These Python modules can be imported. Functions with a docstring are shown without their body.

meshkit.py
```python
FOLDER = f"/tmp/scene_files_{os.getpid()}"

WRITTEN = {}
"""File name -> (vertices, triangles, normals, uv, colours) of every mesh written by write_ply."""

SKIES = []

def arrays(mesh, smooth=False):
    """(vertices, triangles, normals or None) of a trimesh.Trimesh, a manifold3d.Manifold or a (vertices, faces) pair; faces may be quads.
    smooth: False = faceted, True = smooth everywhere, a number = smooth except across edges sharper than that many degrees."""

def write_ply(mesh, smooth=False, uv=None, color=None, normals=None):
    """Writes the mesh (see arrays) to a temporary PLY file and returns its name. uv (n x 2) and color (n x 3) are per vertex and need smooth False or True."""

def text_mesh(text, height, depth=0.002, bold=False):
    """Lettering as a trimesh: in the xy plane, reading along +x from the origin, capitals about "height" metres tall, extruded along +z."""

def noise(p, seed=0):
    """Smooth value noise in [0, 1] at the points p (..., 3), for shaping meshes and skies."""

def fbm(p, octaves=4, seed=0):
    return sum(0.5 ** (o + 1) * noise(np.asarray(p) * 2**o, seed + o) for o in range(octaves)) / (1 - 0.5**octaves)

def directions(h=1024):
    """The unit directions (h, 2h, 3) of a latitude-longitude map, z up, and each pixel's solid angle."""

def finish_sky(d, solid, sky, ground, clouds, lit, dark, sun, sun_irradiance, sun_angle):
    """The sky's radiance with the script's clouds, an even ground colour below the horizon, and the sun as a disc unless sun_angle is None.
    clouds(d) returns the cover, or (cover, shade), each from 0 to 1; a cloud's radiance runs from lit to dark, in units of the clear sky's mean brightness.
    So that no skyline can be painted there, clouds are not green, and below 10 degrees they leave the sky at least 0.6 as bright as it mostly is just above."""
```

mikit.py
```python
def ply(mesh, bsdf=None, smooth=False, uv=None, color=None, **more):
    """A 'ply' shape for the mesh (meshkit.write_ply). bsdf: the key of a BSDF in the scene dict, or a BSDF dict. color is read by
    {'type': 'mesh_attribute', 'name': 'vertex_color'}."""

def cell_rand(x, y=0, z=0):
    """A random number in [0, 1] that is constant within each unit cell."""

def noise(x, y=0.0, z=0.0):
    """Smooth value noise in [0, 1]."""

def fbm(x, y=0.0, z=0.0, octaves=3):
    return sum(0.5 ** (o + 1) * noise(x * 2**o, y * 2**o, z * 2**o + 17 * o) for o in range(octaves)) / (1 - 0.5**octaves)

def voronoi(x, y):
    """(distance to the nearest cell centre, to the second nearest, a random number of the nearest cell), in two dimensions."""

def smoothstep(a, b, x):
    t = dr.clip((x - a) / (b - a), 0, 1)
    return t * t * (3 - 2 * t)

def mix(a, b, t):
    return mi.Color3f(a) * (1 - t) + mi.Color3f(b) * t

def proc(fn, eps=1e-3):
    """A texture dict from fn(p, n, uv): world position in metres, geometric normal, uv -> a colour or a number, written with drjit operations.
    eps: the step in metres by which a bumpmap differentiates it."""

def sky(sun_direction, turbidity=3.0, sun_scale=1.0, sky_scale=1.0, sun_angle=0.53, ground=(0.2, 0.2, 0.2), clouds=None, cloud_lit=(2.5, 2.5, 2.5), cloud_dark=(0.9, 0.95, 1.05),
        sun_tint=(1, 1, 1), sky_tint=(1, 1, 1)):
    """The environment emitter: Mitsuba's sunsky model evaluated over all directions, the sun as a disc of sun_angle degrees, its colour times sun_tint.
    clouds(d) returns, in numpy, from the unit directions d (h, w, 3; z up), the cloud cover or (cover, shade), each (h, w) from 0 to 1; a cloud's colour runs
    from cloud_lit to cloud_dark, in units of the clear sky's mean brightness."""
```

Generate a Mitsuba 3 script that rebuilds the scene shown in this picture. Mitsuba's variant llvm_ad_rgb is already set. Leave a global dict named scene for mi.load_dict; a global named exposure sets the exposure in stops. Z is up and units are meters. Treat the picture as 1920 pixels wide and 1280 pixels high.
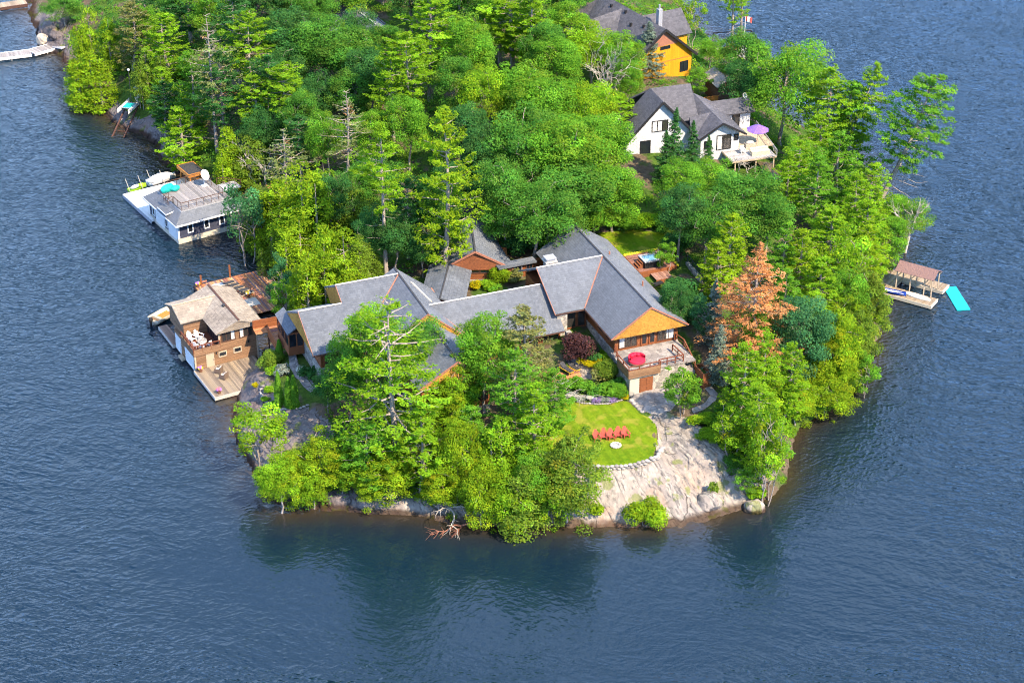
import math, random
import numpy as np, trimesh, shapely
import shapely.geometry as sg
import drjit as dr
import mitsuba as mi
import mikit, meshkit
from mikit import proc, noise, fbm, voronoi, cell_rand, smoothstep, mix
from scipy.interpolate import RBFInterpolator, RegularGridInterpolator

T = mi.ScalarTransform4f
scene, labels = {}, {}
# ------------------------------------------------------------------ camera, sky, exposure
CAM_H, PITCH, FOCAL = 122.0, 30.0, 3733.0            # metres, degrees below the horizon, pixels of a 1920 px wide picture
_th = math.radians(PITCH)
scene['camera'] = {'type': 'perspective', 'fov': 2 * math.degrees(math.atan(960 / FOCAL)), 'fov_axis': 'x', 'near_clip': 1.0, 'far_clip': 5000.0,
                   'to_world': T().look_at(origin=[0, 0, CAM_H], target=[0, math.cos(_th), CAM_H - math.sin(_th)], up=[0, 0, 1])}
def _clouds(d):
    c = meshkit.fbm(d / np.maximum(d[..., 2:3], .12) * [1.1, 1.1, 0] + [7, 3, 1], 5, 4)
    return np.clip((c - .40) * 4, 0, 1) * .55, np.clip((c - .62) * 3, 0, 1)
scene['sky'] = mikit.sky([0.68, -0.70, 1.06], turbidity=3, clouds=_clouds, cloud_lit=(2.6, 3.4, 4.35), cloud_dark=(.9, 1.25, 1.65), sky_tint=(.75, 1.02, 1.48))
exposure = 3.1
# ------------------------------------------------------------------ measuring helpers
def ray(px, py):
    x, y = (px - 960) / FOCAL, (py - 640) / FOCAL
    return np.array([x, math.cos(_th) - y * math.sin(_th), -math.sin(_th) - y * math.cos(_th)])
def at(px, py, z=0.0):
    d = ray(px, py)
    return np.array([0, 0, CAM_H]) + (z - CAM_H) / d[2] * d
def px_per_m(p):
    return FOCAL / (p[1] * math.cos(_th) + (CAM_H - p[2]) * math.sin(_th))
def proj(p):
    q = np.asarray(p, float) - [0, 0, CAM_H]
    d = q[1] * math.cos(_th) - q[2] * math.sin(_th)
    return np.array([960 + FOCAL * q[0] / d, 640 - FOCAL * (q[1] * math.sin(_th) + q[2] * math.cos(_th)) / d])
class Frame:
    """a building's own axes: u along its front, v away from the viewer"""
    def __init__(s, origin, deg):
        s.o, s.c, s.s, s.deg = np.asarray(origin, float)[:2], math.cos(math.radians(deg)), math.sin(math.radians(deg)), deg
    def p(s, u, v, z=0.0):
        return np.array([s.o[0] + u * s.c - v * s.s, s.o[1] + u * s.s + v * s.c, z])
    def uv(s, p):
        d = np.asarray(p, float)[:2] - s.o
        return d[0] * s.c + d[1] * s.s, -d[0] * s.s + d[1] * s.c
    def mat(s, u=0, v=0, z=0, rot=0):
        a, m = math.radians(s.deg + rot), np.eye(4)
        m[:2, :2] = [[math.cos(a), -math.sin(a)], [math.sin(a), math.cos(a)]]
        m[:3, 3] = s.p(u, v, z)
        return m
W0 = Frame((0, 0), 0)
# ------------------------------------------------------------------ mesh helpers
def cat(ms):
    ms = [m for m in ms if m is not None]
    vs, fs, n = [], [], 0
    for m in ms:
        v, f = (np.asarray(m.vertices), np.asarray(m.faces)) if hasattr(m, 'vertices') else m
        vs.append(v); fs.append(f + n); n += len(v)
    return np.vstack(vs), np.vstack(fs)
_BF = np.array([[0, 3, 2], [0, 2, 1], [4, 5, 6], [4, 6, 7], [0, 1, 5], [0, 5, 4], [1, 2, 6], [1, 6, 5], [2, 3, 7], [2, 7, 6], [3, 0, 4], [3, 4, 7]])
def box(F, u0, u1, v0, v1, z0, z1):
    u0, u1 = sorted((u0, u1)); v0, v1 = sorted((v0, v1))
    b = [(u0, v0), (u1, v0), (u1, v1), (u0, v1)]
    return np.array([F.p(u, v, z0) for u, v in b] + [F.p(u, v, z1) for u, v in b]), _BF
def slab(pts, t):
    """a convex planar polygon (3-D points, any winding) as a plate of thickness t below it (normal made to point up or outward)"""
    p = np.asarray(pts, float)
    n = np.zeros(3)
    for i in range(len(p)):
        n += np.cross(p[i], p[(i + 1) % len(p)])
    n /= np.linalg.norm(n)
    if n[2] < 0:
        p, n = p[::-1], -n
    k = len(p); q = p - n * t
    f = [[0, i, i + 1] for i in range(1, k - 1)] + [[k, k + i + 1, k + i] for i in range(1, k - 1)]
    for i in range(k):
        j = (i + 1) % k
        f += [[i, k + i, k + j], [i, k + j, j]]
    return np.vstack([p, q]), np.array(f)
def wallpoly(F, pts, v0, v1):
    """a polygon in the (u, z) plane of frame F extruded from v0 to v1"""
    poly = sg.Polygon(pts)
    m = trimesh.creation.extrude_polygon(poly, abs(v1 - v0), engine='earcut')
    w = np.asarray(m.vertices); lo = min(v0, v1)
    x = np.array([F.p(a, lo + c, b) for a, b, c in w])
    return x, np.asarray(m.faces)[:, ::-1]
def wallpoly_v(F, pts, u0, u1):
    """a polygon in the (v, z) plane extruded from u0 to u1"""
    m = trimesh.creation.extrude_polygon(sg.Polygon(pts), abs(u1 - u0), engine='earcut')
    w = np.asarray(m.vertices); lo = min(u0, u1)
    return np.array([F.p(lo + c, a, b) for a, b, c in w]), np.asarray(m.faces)
def bar(a, b, w, h=None):
    """a squared beam between two points"""
    a, b = np.asarray(a, float), np.asarray(b, float); h = h or w
    d = b - a; d /= np.linalg.norm(d)
    s = np.cross(d, [0, 0, 1.0]) if abs(d[2]) < .95 else np.array([1.0, 0, 0])
    s /= np.linalg.norm(s); t = np.cross(s, d)
    c = [-s * w / 2 - t * h / 2, s * w / 2 - t * h / 2, s * w / 2 + t * h / 2, -s * w / 2 + t * h / 2]
    v = np.array([a + x for x in c] + [b + x for x in c])
    f = np.array([[0, 1, 2], [0, 2, 3], [4, 6, 5], [4, 7, 6], [0, 5, 1], [0, 4, 5], [1, 6, 2], [1, 5, 6], [2, 7, 3], [2, 6, 7], [3, 4, 0], [3, 7, 4]])
    return v, f[:, ::-1]
def tube(pts, radii, sides=6):
    p = np.asarray(pts, float)
    t = np.gradient(p, axis=0); t /= np.linalg.norm(t, axis=1, keepdims=True) + 1e-12
    ref = np.where(np.abs(t[:, 2:]) < .9, [0, 0, 1.0], [1.0, 0, 0])
    a = np.cross(t, ref); a /= np.linalg.norm(a, axis=1, keepdims=True) + 1e-12
    b = np.cross(t, a); ang = np.arange(sides) * 2 * np.pi / sides
    r = np.broadcast_to(radii, (len(p),))[:, None, None]
    v = p[:, None] + r * (np.cos(ang)[None, :, None] * a[:, None] + np.sin(ang)[None, :, None] * b[:, None])
    i, j = np.meshgrid(np.arange(len(p) - 1), np.arange(sides), indexing='ij')
    q = np.stack([i * sides + j, i * sides + (j + 1) % sides, (i + 1) * sides + (j + 1) % sides, (i + 1) * sides + j], -1).reshape(-1, 4)
    f = np.vstack([q[:, [0, 1, 2]], q[:, [0, 2, 3]]])
    k = len(p); caps = [[0, s + 1, s] for s in range(1, sides - 1)] + [[(k - 1) * sides, (k - 1) * sides + s, (k - 1) * sides + s + 1] for s in range(1, sides - 1)]
    return v.reshape(-1, 3), np.vstack([f[:, ::-1], np.array(caps)[:, ::-1]])
def lathe(profile, sides=16, m=None):
    """profile of (r, z) turned round z"""
    pr = np.asarray(profile, float); a = np.arange(sides) * 2 * np.pi / sides
    v = np.stack([pr[:, 0, None] * np.cos(a), pr[:, 0, None] * np.sin(a), np.repeat(pr[:, 1, None], sides, 1)], -1).reshape(-1, 3)
    i, j = np.meshgrid(np.arange(len(pr) - 1), np.arange(sides), indexing='ij')
    q = np.stack([i * sides + j, i * sides + (j + 1) % sides, (i + 1) * sides + (j + 1) % sides, (i + 1) * sides + j], -1).reshape(-1, 4)
    return moved((v, np.vstack([q[:, [0, 1, 2]], q[:, [0, 2, 3]]])), m)
def moved(mesh, m):
    if m is None:
        return mesh
    v, f = mesh
    return v @ m[:3, :3].T + m[:3, 3], f
def blob(center, radii, seed=0, amp=.15, sub=2):
    s = trimesh.creation.icosphere(sub); v = np.asarray(s.vertices)
    k = 1 + amp * 2 * (meshkit.fbm(v * 1.7 + seed * 3.1, 3, seed) - .5)
    return v * k[:, None] * radii + center, np.asarray(s.faces)
def number(name):
    k, i = name, 0
    while k in scene or k in _taken:
        i += 1; k = f'{name}_{i:03d}'
    _taken.add(k)
    return k
_taken = set()
def thing(name, label, category, group=None, kind=None):
    k = number(name)
    labels[k] = {'label': label, 'category': category}
    if group: labels[k]['group'] = group
    return k
def part(parent, name, mesh, mat, label=None, col=None, smooth=False, kind=None):
    k = number(f'{parent}__{name}')
    put(k, mesh, mat, col, smooth)
    if label or kind:
        labels[k] = {}
        if label: labels[k]['label'] = label
        if kind: labels[k]['kind'] = kind
    return k
def put(k, mesh, mat, col=None, smooth=False):
    if isinstance(mesh, list):
        mesh = cat(mesh)
    mesh = (np.asarray(mesh[0], float), np.asarray(mesh[1], int)) if isinstance(mesh, tuple) else mesh
    if mat in PAINTS and col is None:
        mat, col = 'matte', PAINTS[mat]
    if col is not None:
        n = len(mesh[0]) if isinstance(mesh, tuple) else len(mesh.vertices)
        c = np.asarray(col, float)
        col = np.tile(c, (n, 1)) if c.ndim == 1 else c
        if smooth not in (True, False):
            smooth = True
    scene[k] = mikit.ply(mesh, mat, smooth, color=col)
def structure(name, mesh, mat, label, col=None, smooth=False, kind='structure', category=None):
    k = number(name); put(k, mesh, mat, col, smooth)
    labels[k] = {'label': label, 'kind': kind}
    if category: labels[k]['category'] = category
    return k
def single(name, mesh, mat, label, category, group=None, col=None, smooth=False):
    k = thing(name, label, category, group); put(k, mesh, mat, col, smooth)
    return k
# ------------------------------------------------------------------ materials
VC = {'type': 'mesh_attribute', 'name': 'vertex_color'}
def rgb(*c): return {'type': 'rgb', 'value': list(c)}
def twos(b): return {'type': 'twosided', 'bsdf': b}
PAINTS = {'white_paint': (.78, .78, .76), 'navy': (.035, .04, .065), 'black': (.02, .02, .022), 'dark_metal': (.05, .05, .055), 'grey_metal': (.35, .36, .38), 'copper': (.38, .16, .10), 'rail_red': (.19, .06, .03),
          'rail_dark': (.10, .05, .035), 'trim_rust': (.26, .09, .035), 'cream': (.62, .55, .42), 'pale_wood': (.5, .4, .28), 'ridge_pale': (.55, .54, .55), 'curtain': (.75, .74, .7), 'room_dark': (.03, .027, .025),
          'chair_red': (.50, .085, .06), 'lounge_red': (.62, .02, .06), 'teal': (.01, .42, .36), 'turquoise': (.01, .52, .58), 'yellow': (.75, .5, .03), 'lime': (.35, .6, .03), 'blue': (.02, .07, .42), 'purple': (.24, .13, .52),
          'orange_wood': (.5, .2, .035), 'pot': (.22, .1, .06), 'stone_pale': (.5, .46, .4), 'wicker': (.17, .12, .09), 'violet': (.35, .15, .5), 'rust_rail': (.1, .05, .03), 'tan_cover': (.5, .43, .33), 'pink': (.7, .15, .2), 'metal_roof': (.24, .145, .13)}
PAINTS = {k: tuple(.72 * x for x in v) for k, v in PAINTS.items()}
scene['matte'] = twos({'type': 'principled', 'base_color': VC, 'roughness': .7, 'specular': .3})
scene['satin'] = twos({'type': 'principled', 'base_color': VC, 'roughness': .3, 'specular': .5})
scene['leaf'] = {'type': 'principledthin', 'base_color': VC, 'roughness': .6, 'diff_trans': 1.15, 'eta': 1.35}
def along(p, n):
    l = dr.rsqrt(dr.maximum(n.x * n.x + n.y * n.y, 1e-6))
    return (p.x * -n.y + p.y * n.x) * l
def _bark(p, n, uv):
    return mix((.17, .14, .115), (.36, .31, .265), noise(p.x * 6, p.y * 6, p.z * 1.3))
scene['bark'] = twos({'type': 'diffuse', 'reflectance': proc(_bark)})
def shingles(c0, c1, course, width, seed):
    def f(p, n, uv):
        row = dr.floor(p.z / course); a = along(p, n) / width + cell_rand(row, seed) * 3
        r = cell_rand(dr.floor(a), row, seed)
        fz = p.z / course - row; fa = a - dr.floor(a)
        gap = dr.minimum(smoothstep(0, .16, fz), smoothstep(0, .07, fa))
        base = mix(c0, c1, r * .55 + .7 * (fbm(p.x * .30, p.y * .30, seed, 3) - .28)) * (.93 + .14 * noise(a * .3, p.z * .5, seed + 3))
        return base * (.62 + .38 * gap)
    return f
def roof_bsdf(f, rough=.75):
    return twos({'type': 'principled', 'base_color': proc(f), 'roughness': rough, 'specular': .35})
scene['roof_slate'] = roof_bsdf(shingles((.072, .081, .095), (.122, .134, .154), .15, .34, 1))
scene['roof_cedar'] = roof_bsdf(shingles((.16, .13, .10), (.31, .265, .21), .14, .3, 2))
scene['roof_dark'] = roof_bsdf(shingles((.04, .04, .047), (.10, .097, .11), .16, .35, 3))
scene['shingle_gold'] = roof_bsdf(shingles((.26, .12, .015), (.46, .25, .045), .2, .16, 4))
scene['shingle_rust'] = roof_bsdf(shingles((.15, .05, .02), (.26, .085, .03), .2, .2, 5))
def siding(c0, c1, h, seed, vertical=False, groove=.5):
    def f(p, n, uv):
        a, z = along(p, n), p.z
        if vertical: a, z = z, a
        row = dr.floor(z / h); fz = z / h - row
        g = fbm(a * .8 + row * 7, z * 14, seed, 3)
        return mix(c0, c1, .45 * cell_rand(row, dr.floor(a / 3.7 + cell_rand(row, 9) * 5), seed) + .6 * g) * (groove + (1 - groove) * smoothstep(0, .18, fz))
    return f
scene['siding_rust'] = roof_bsdf(siding((.13, .04, .016), (.24, .085, .03), .18, 6), .55)
scene['siding_brown'] = roof_bsdf(siding((.115, .06, .033), (.28, .165, .09), .2, 7), .6)
scene['siding_amber'] = roof_bsdf(siding((.44, .19, .004), (.58, .27, .01), .3, 8, True, .75), .6)
scene['siding_white'] = roof_bsdf(siding((.40, .41, .42), (.46, .47, .48), .22, 9, False, .8), .6)
scene['siding_navy'] = roof_bsdf(siding((.03, .034, .055), (.055, .06, .09), .2, 10, False, .6), .5)
scene['siding_dark'] = roof_bsdf(siding((.06, .03, .02), (.13, .06, .04), .2, 11), .7)
def _stone(p, n, uv):
    a = along(p, n); flat = dr.abs(n.z) > .7
    x, y = dr.select(flat, p.x, a), dr.select(flat, p.y, p.z)
    w = noise(x * 2, y * 2, 3) * .5
    d1, d2, r = voronoi((x + w) * 1.9, (y + w) * 2.6)
    c = mix((.20, .185, .165), (.42, .38, .32), r) * (.75 + .5 * fbm(x * 5, y * 5, 2, 3))
    return c * (.55 + .45 * smoothstep(.02, .1, d2 - d1))
scene['stone_wall'] = twos({'type': 'diffuse', 'reflectance': proc(_stone)})
def _flag(p, n, uv):
    d1, d2, r = voronoi(p.x * 1.5, p.y * 1.5)
    c = mix((.17, .155, .145), (.29, .265, .245), r) * (.8 + .4 * fbm(p.x * 4, p.y * 4, 1, 3))
    return c * (.7 + .3 * smoothstep(.02, .09, d2 - d1))
scene['flagstone'] = twos({'type': 'diffuse', 'reflectance': proc(_flag)})
scene['window_glass'] = {'type': 'thindielectric', 'int_ior': 1.5}
scene['dark_glass'] = twos({'type': 'principled', 'base_color': rgb(.012, .015, .02), 'roughness': .06, 'specular': .6})
scene['rail_glass'] = {'type': 'thindielectric', 'int_ior': 1.45}
scene['spa_water'] = twos({'type': 'principled', 'base_color': rgb(.25, .5, .55), 'roughness': .08, 'specular': .5})
def _rock(p, n, uv):
    s = (p.x * .82 + p.y * .57); t = (p.x * -.57 + p.y * .82)
    w = fbm(p.x * .5, p.y * .5, p.z * .5, 3)
    st = fbm(s * 2.2 + w * 3.5, t * .30 + w * 1.5, 4, 4)
    big = fbm(p.x * .16 + 9, p.y * .16, 5, 3) + .20 * smoothstep(2.8, 4.0, p.z) * smoothstep(12.0, 16.0, p.x)
    c = mix((.205, .175, .152), (.30, .265, .23), fbm(p.x * 1.3, p.y * 1.3, p.z, 4))
    c = mix(c, (.30, .205, .15), .55 * smoothstep(.52, .70, fbm(p.x * .4 + 3, p.y * .4, 8, 3)) * (1 - smoothstep(2.0, 3.6, p.z)))
    c = mix(c, (.32, .30, .25), .5 * smoothstep(.56, .64, fbm(p.x * 2.3, p.y * 2.3, 6, 4)))
    c = mix(c, (.17, .155, .145), .55 * smoothstep(.50, .66, st + .7 * (big - .52)))
    c = mix(c, (.10, .092, .085), .7 * smoothstep(.60, .69, fbm(s * 4.5, t * 1.4 + w * 3, p.z * 2, 4) + .25 * (big - .5)))
    d1, d2, r = voronoi(s * .45 + w * 1.3, t * .17 + w * .8)
    c = c * (1 - .65 * (1 - smoothstep(.0, .045, d2 - d1)) * smoothstep(.4, .55, noise(s * .7, t * .7, 2)))
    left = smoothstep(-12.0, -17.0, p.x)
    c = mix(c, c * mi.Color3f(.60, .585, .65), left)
    c = mix(c, (.13, .15, .04), .7 * smoothstep(.66, .73, fbm(p.x * .8, p.y * .8 + 5, 2, 4)))
    wet = 1 - smoothstep(.25, .75, p.z + .7 * (w - .5))
    return mix(c, c * mi.Color3f(.30, .24, .20), wet)
def _rockh(p, n, uv):
    s = (p.x * .82 + p.y * .57); t = (p.x * -.57 + p.y * .82)
    d1, d2, r = voronoi(s * .45, t * .17)
    return fbm(s * 1.6, t * .5, p.z, 4) * .45 + fbm(p.x * 2.5, p.y * 2.5, p.z * 2.5, 3) * .22 + .10 * smoothstep(0, .07, d2 - d1)
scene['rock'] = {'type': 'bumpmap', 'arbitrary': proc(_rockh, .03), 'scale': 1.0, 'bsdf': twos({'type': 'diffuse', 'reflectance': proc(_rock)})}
def _soil(p, n, uv):
    g = fbm(p.x * .35, p.y * .35, 1, 4); d = fbm(p.x * 2.6, p.y * 2.6, 4, 3)
    c = mix((.025, .05, .012), (.07, .12, .02), d)
    return mix(c, mix((.06, .045, .03), (.13, .10, .07), d), smoothstep(.48, .62, g))
scene['soil'] = twos({'type': 'diffuse', 'reflectance': proc(_soil)})
def _grass(p, n, uv):
    g = fbm(p.x * .45, p.y * .45, 1, 4); d = fbm(p.x * 5, p.y * 5, 4, 2)
    c = mix((.060, .125, .007), (.14, .195, .010), g * 1.0 + .7 * (d - .5))
    c = c * (.94 + .12 * smoothstep(-.2, .2, dr.sin((p.x * .93 + p.y * .36) * 5.5)))
    return mix(c, (.26, .22, .04), .5 * smoothstep(.54, .72, fbm(p.x * .8 + 4, p.y * .8, 2, 3)))
def _grassh(p, n, uv): return noise(p.x * 9, p.y * 9) * .06
scene['grass'] = {'type': 'bumpmap', 'arbitrary': proc(_grassh, .03), 'scale': 1.0, 'bsdf': twos({'type': 'diffuse', 'reflectance': proc(_grass)})}
def _asph(p, n, uv): return mix((.045, .042, .045), (.09, .08, .08), fbm(p.x * 1.2, p.y * 1.2, 2, 4))
scene['asphalt'] = twos({'type': 'diffuse', 'reflectance': proc(_asph)})
def mix2(a, b, t): return a + (b - a) * t
def ridge(x, y, z): return 1 - dr.abs(2 * noise(x, y, z) - 1)
# wind ripples: long crests across the view, choppier and calmer patches
def _waves(p, n, uv):
    wx, wy = p.x + 2.2 * noise(p.x * .10, p.y * .10), p.y + 2.2 * noise(p.x * .10 + 9, p.y * .10)
    gust = .34 + .90 * fbm(p.x * .022 + 4, p.y * .035, 3, 3) + .75 * noise(p.x * .009 + .3 * p.y * .009, p.y * .016, 8)
    a = wx * .95 - wy * .30; b = wx * .30 + wy * .95; c = wx * .88 + wy * .47; d = wy * .88 - wx * .47
    a, b, c, d = a * 1.25, b * 1.25, c * 1.25, d * 1.25
    h = noise(a * .22, b * .50) * .13 + ridge(a * .60 + 5, b * 1.35, 2) * .075 + ridge(c * .75, d * 1.6, 9) * .055 + ridge(a * 1.5, b * 2.9, 4) * .045 + noise(c * 3.0 + 2, d * 4.4, 7) * .034
    lee = dr.square((p.x - 4) / 44) + dr.square((p.y - 166) / 21)            # calm water in the lee of the island
    gust = gust * (.26 + .74 * smoothstep(.5, 1.5, lee + .5 * (noise(p.x * .12, p.y * .2, 5) - .5)))
    return h * gust * .8
scene['water'] = {'type': 'bumpmap', 'arbitrary': proc(_waves, .04), 'scale': 1.0,
                  'bsdf': twos({'type': 'principled', 'base_color': VC, 'roughness': .06, 'specular': .5})}
# ------------------------------------------------------------------ the island: shoreline, heights
SHORE = [(20,-60),(52,5),(42,14),(50,32),(72,60),(74,84),(100,100),(118,104),(124,128),(130,160),(142,198),(170,206),(190,205),(206,224),(238,246),(268,250),(290,272),(302,304),(330,322),(352,344),(398,388),(436,402),(462,440),(500,472),(520,500),(530,540),(520,600),(500,650),(470,700),(433,738),(434,780),(446,830),(470,870),(482,905),(494,938),(540,962),(640,956),(700,962),(790,965),(850,985),(930,988),(1000,984),(1060,992),(1110,985),(1160,990),(1230,986),(1290,991),(1330,974),(1362,964),(1410,948),(1450,928),(1474,900),(1480,850),(1495,802),(1540,775),(1590,735),(1624,700),(1640,660),(1652,600),(1642,560),(1660,500),(1686,452),(1682,420),(1660,380),(1640,330),(1600,290),(1550,262),(1500,236),(1478,222),(1440,205),(1430,140),(1410,112),(1345,95),(1322,62),(1292,40),(1276,0),(1262,-60),(1250,-260),(1150,-420),(200,-420)]
shore = sg.Polygon([at(x, y, 0)[:2] for x, y in SHORE])
CTRL = [(1060,770,4.2),(1110,860,4.0),(1230,815,4.1),(1195,768,4.3),(1150,815,4.2),(1080,815,4.2),(1110,880,3.9),(1170,888,3.8),(1235,868,3.8),(1110,925,2.4),(1200,925,2.3),(1280,900,2.8),(1340,900,2.0),(1320,850,3.3),(1260,800,4.1),(1200,745,4.5),(1185,738,4.5),(1235,735,4.5),(1290,730,4.6),(1330,760,4.4),(1370,820,3.2),(1150,715,4.8),(1130,690,5.4),(1100,700,5.2),(1080,660,6.2),(1060,640,6.6),(1110,650,6.0),
 (1020,700,5.2),(960,720,5.0),(900,740,4.7),(840,760,4.4),(760,800,4.0),(700,760,4.2),(640,740,4.3),(600,715,4.3),(560,690,4.2),(545,670,4.1),(545,720,3.9),(530,755,3.6),(470,725,2.2),(480,690,2.0),(460,760,2.4),(500,790,3.0),(560,790,3.6),(520,850,2.2),(600,850,2.6),(700,900,2.3),(820,900,2.2),(900,880,3.0),(980,880,3.2),(1050,900,3.4),(950,800,4.2),(870,830,3.6),
 (700,600,5.5),(620,620,4.6),(800,620,5.5),(900,620,6),(1000,620,6.3),(890,540,6.6),(760,500,6.8),(650,520,5.5),(600,560,4.6),(560,560,3.4),(560,480,4.0),(620,450,6.0),(880,400,7.6),(960,470,7.2),(1060,480,7.4),(1150,500,7.4),(1190,455,7.6),(1230,490,7.5),(1250,540,7.0),(1280,600,6.6),(1300,660,5.6),(1340,700,5.2),(1400,700,4.6),(1450,800,2.6),(1420,620,5.6),(1500,640,4.2),(1560,600,3.6),(1350,500,7.2),(1450,480,6.2),(1550,480,4.6),(1600,480,3.2),
 (1300,400,8.5),(1400,400,7.4),(1500,380,5.2),(1580,370,3.6),(1230,330,9.0),(1300,320,9.0),(1400,330,7.6),(1440,310,6.6),(1500,300,4.2),(1440,270,5.6),(1380,190,7.6),(1270,150,9.5),(1200,160,10),(1330,130,6.6),(1240,60,9.0),(1120,30,10.5),(1000,60,11),(1000,200,11),(1050,350,9.2),(900,250,10.5),(800,150,11),(750,300,9.2),(650,200,9.5),(550,200,8),(600,330,7.0),(480,300,5.0),(420,300,3.6),(400,200,6.0),(330,150,5.6),(330,260,3.0),(250,150,4.6),(200,120,3.4),(160,150,2.6),(220,210,1.4),(600,50,11),(450,60,9),(300,30,7),(180,30,4.2),(110,50,2.6),(80,40,1.6),(105,85,1.0),(120,60,2.4),(720,30,11),(900,-60,11),(600,-150,10),(1100,-150,9),(300,-200,8)]
LAWN = [(985,765),(1020,752),(1060,750),(1100,757),(1140,758),(1172,750),(1184,756),(1198,772),(1216,783),(1228,795),(1233,815),(1230,838),(1226,856),(1206,868),(1180,874),(1150,876),(1120,875),(1092,872),(1060,860),(1010,830)]
lawn_poly = sg.Polygon([at(x, y, 4.2)[:2] for x, y in LAWN]).buffer(.6).buffer(-.6)
_b = np.array(lawn_poly.segmentize(.35).exterior.coords)[:-1]
lawn_poly = sg.Polygon(_b + (meshkit.noise(np.column_stack([_b * 1.1, _b[:, 0] * 0]), 4)[:, None] - .5) * [.5, .5]).buffer(0)
UPLAWN = [(1085,445),(1130,437),(1190,432),(1250,440),(1275,470),(1270,500),(1240,505),(1180,490),(1140,470)]
uplawn_poly = sg.Polygon([at(x, y, 7.6)[:2] for x, y in UPLAWN]).buffer(.8).buffer(-.8)
_pts = [(*at(x, y, z)[:2], z) for x, y, z in CTRL]
_ring = shore.exterior
for _d in np.arange(0, _ring.length, 3.0):
    _p = _ring.interpolate(_d); _pts.append((_p.x, _p.y, .15))
for _d in np.arange(0, _ring.length, 9.0):
    _p = shore.buffer(7).exterior.interpolate(_d); _pts.append((_p.x, _p.y, -2.6))
_pts = np.array(_pts)
_rbf = RBFInterpolator(_pts[:, :2], _pts[:, 2], kernel='linear', neighbors=40, smoothing=.15)
gx = np.arange(-92, 92.01, .4)
gy = np.concatenate([np.arange(144, 222, .4), np.arange(222, 300, .8), np.arange(300, 520, 4.0)])
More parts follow.
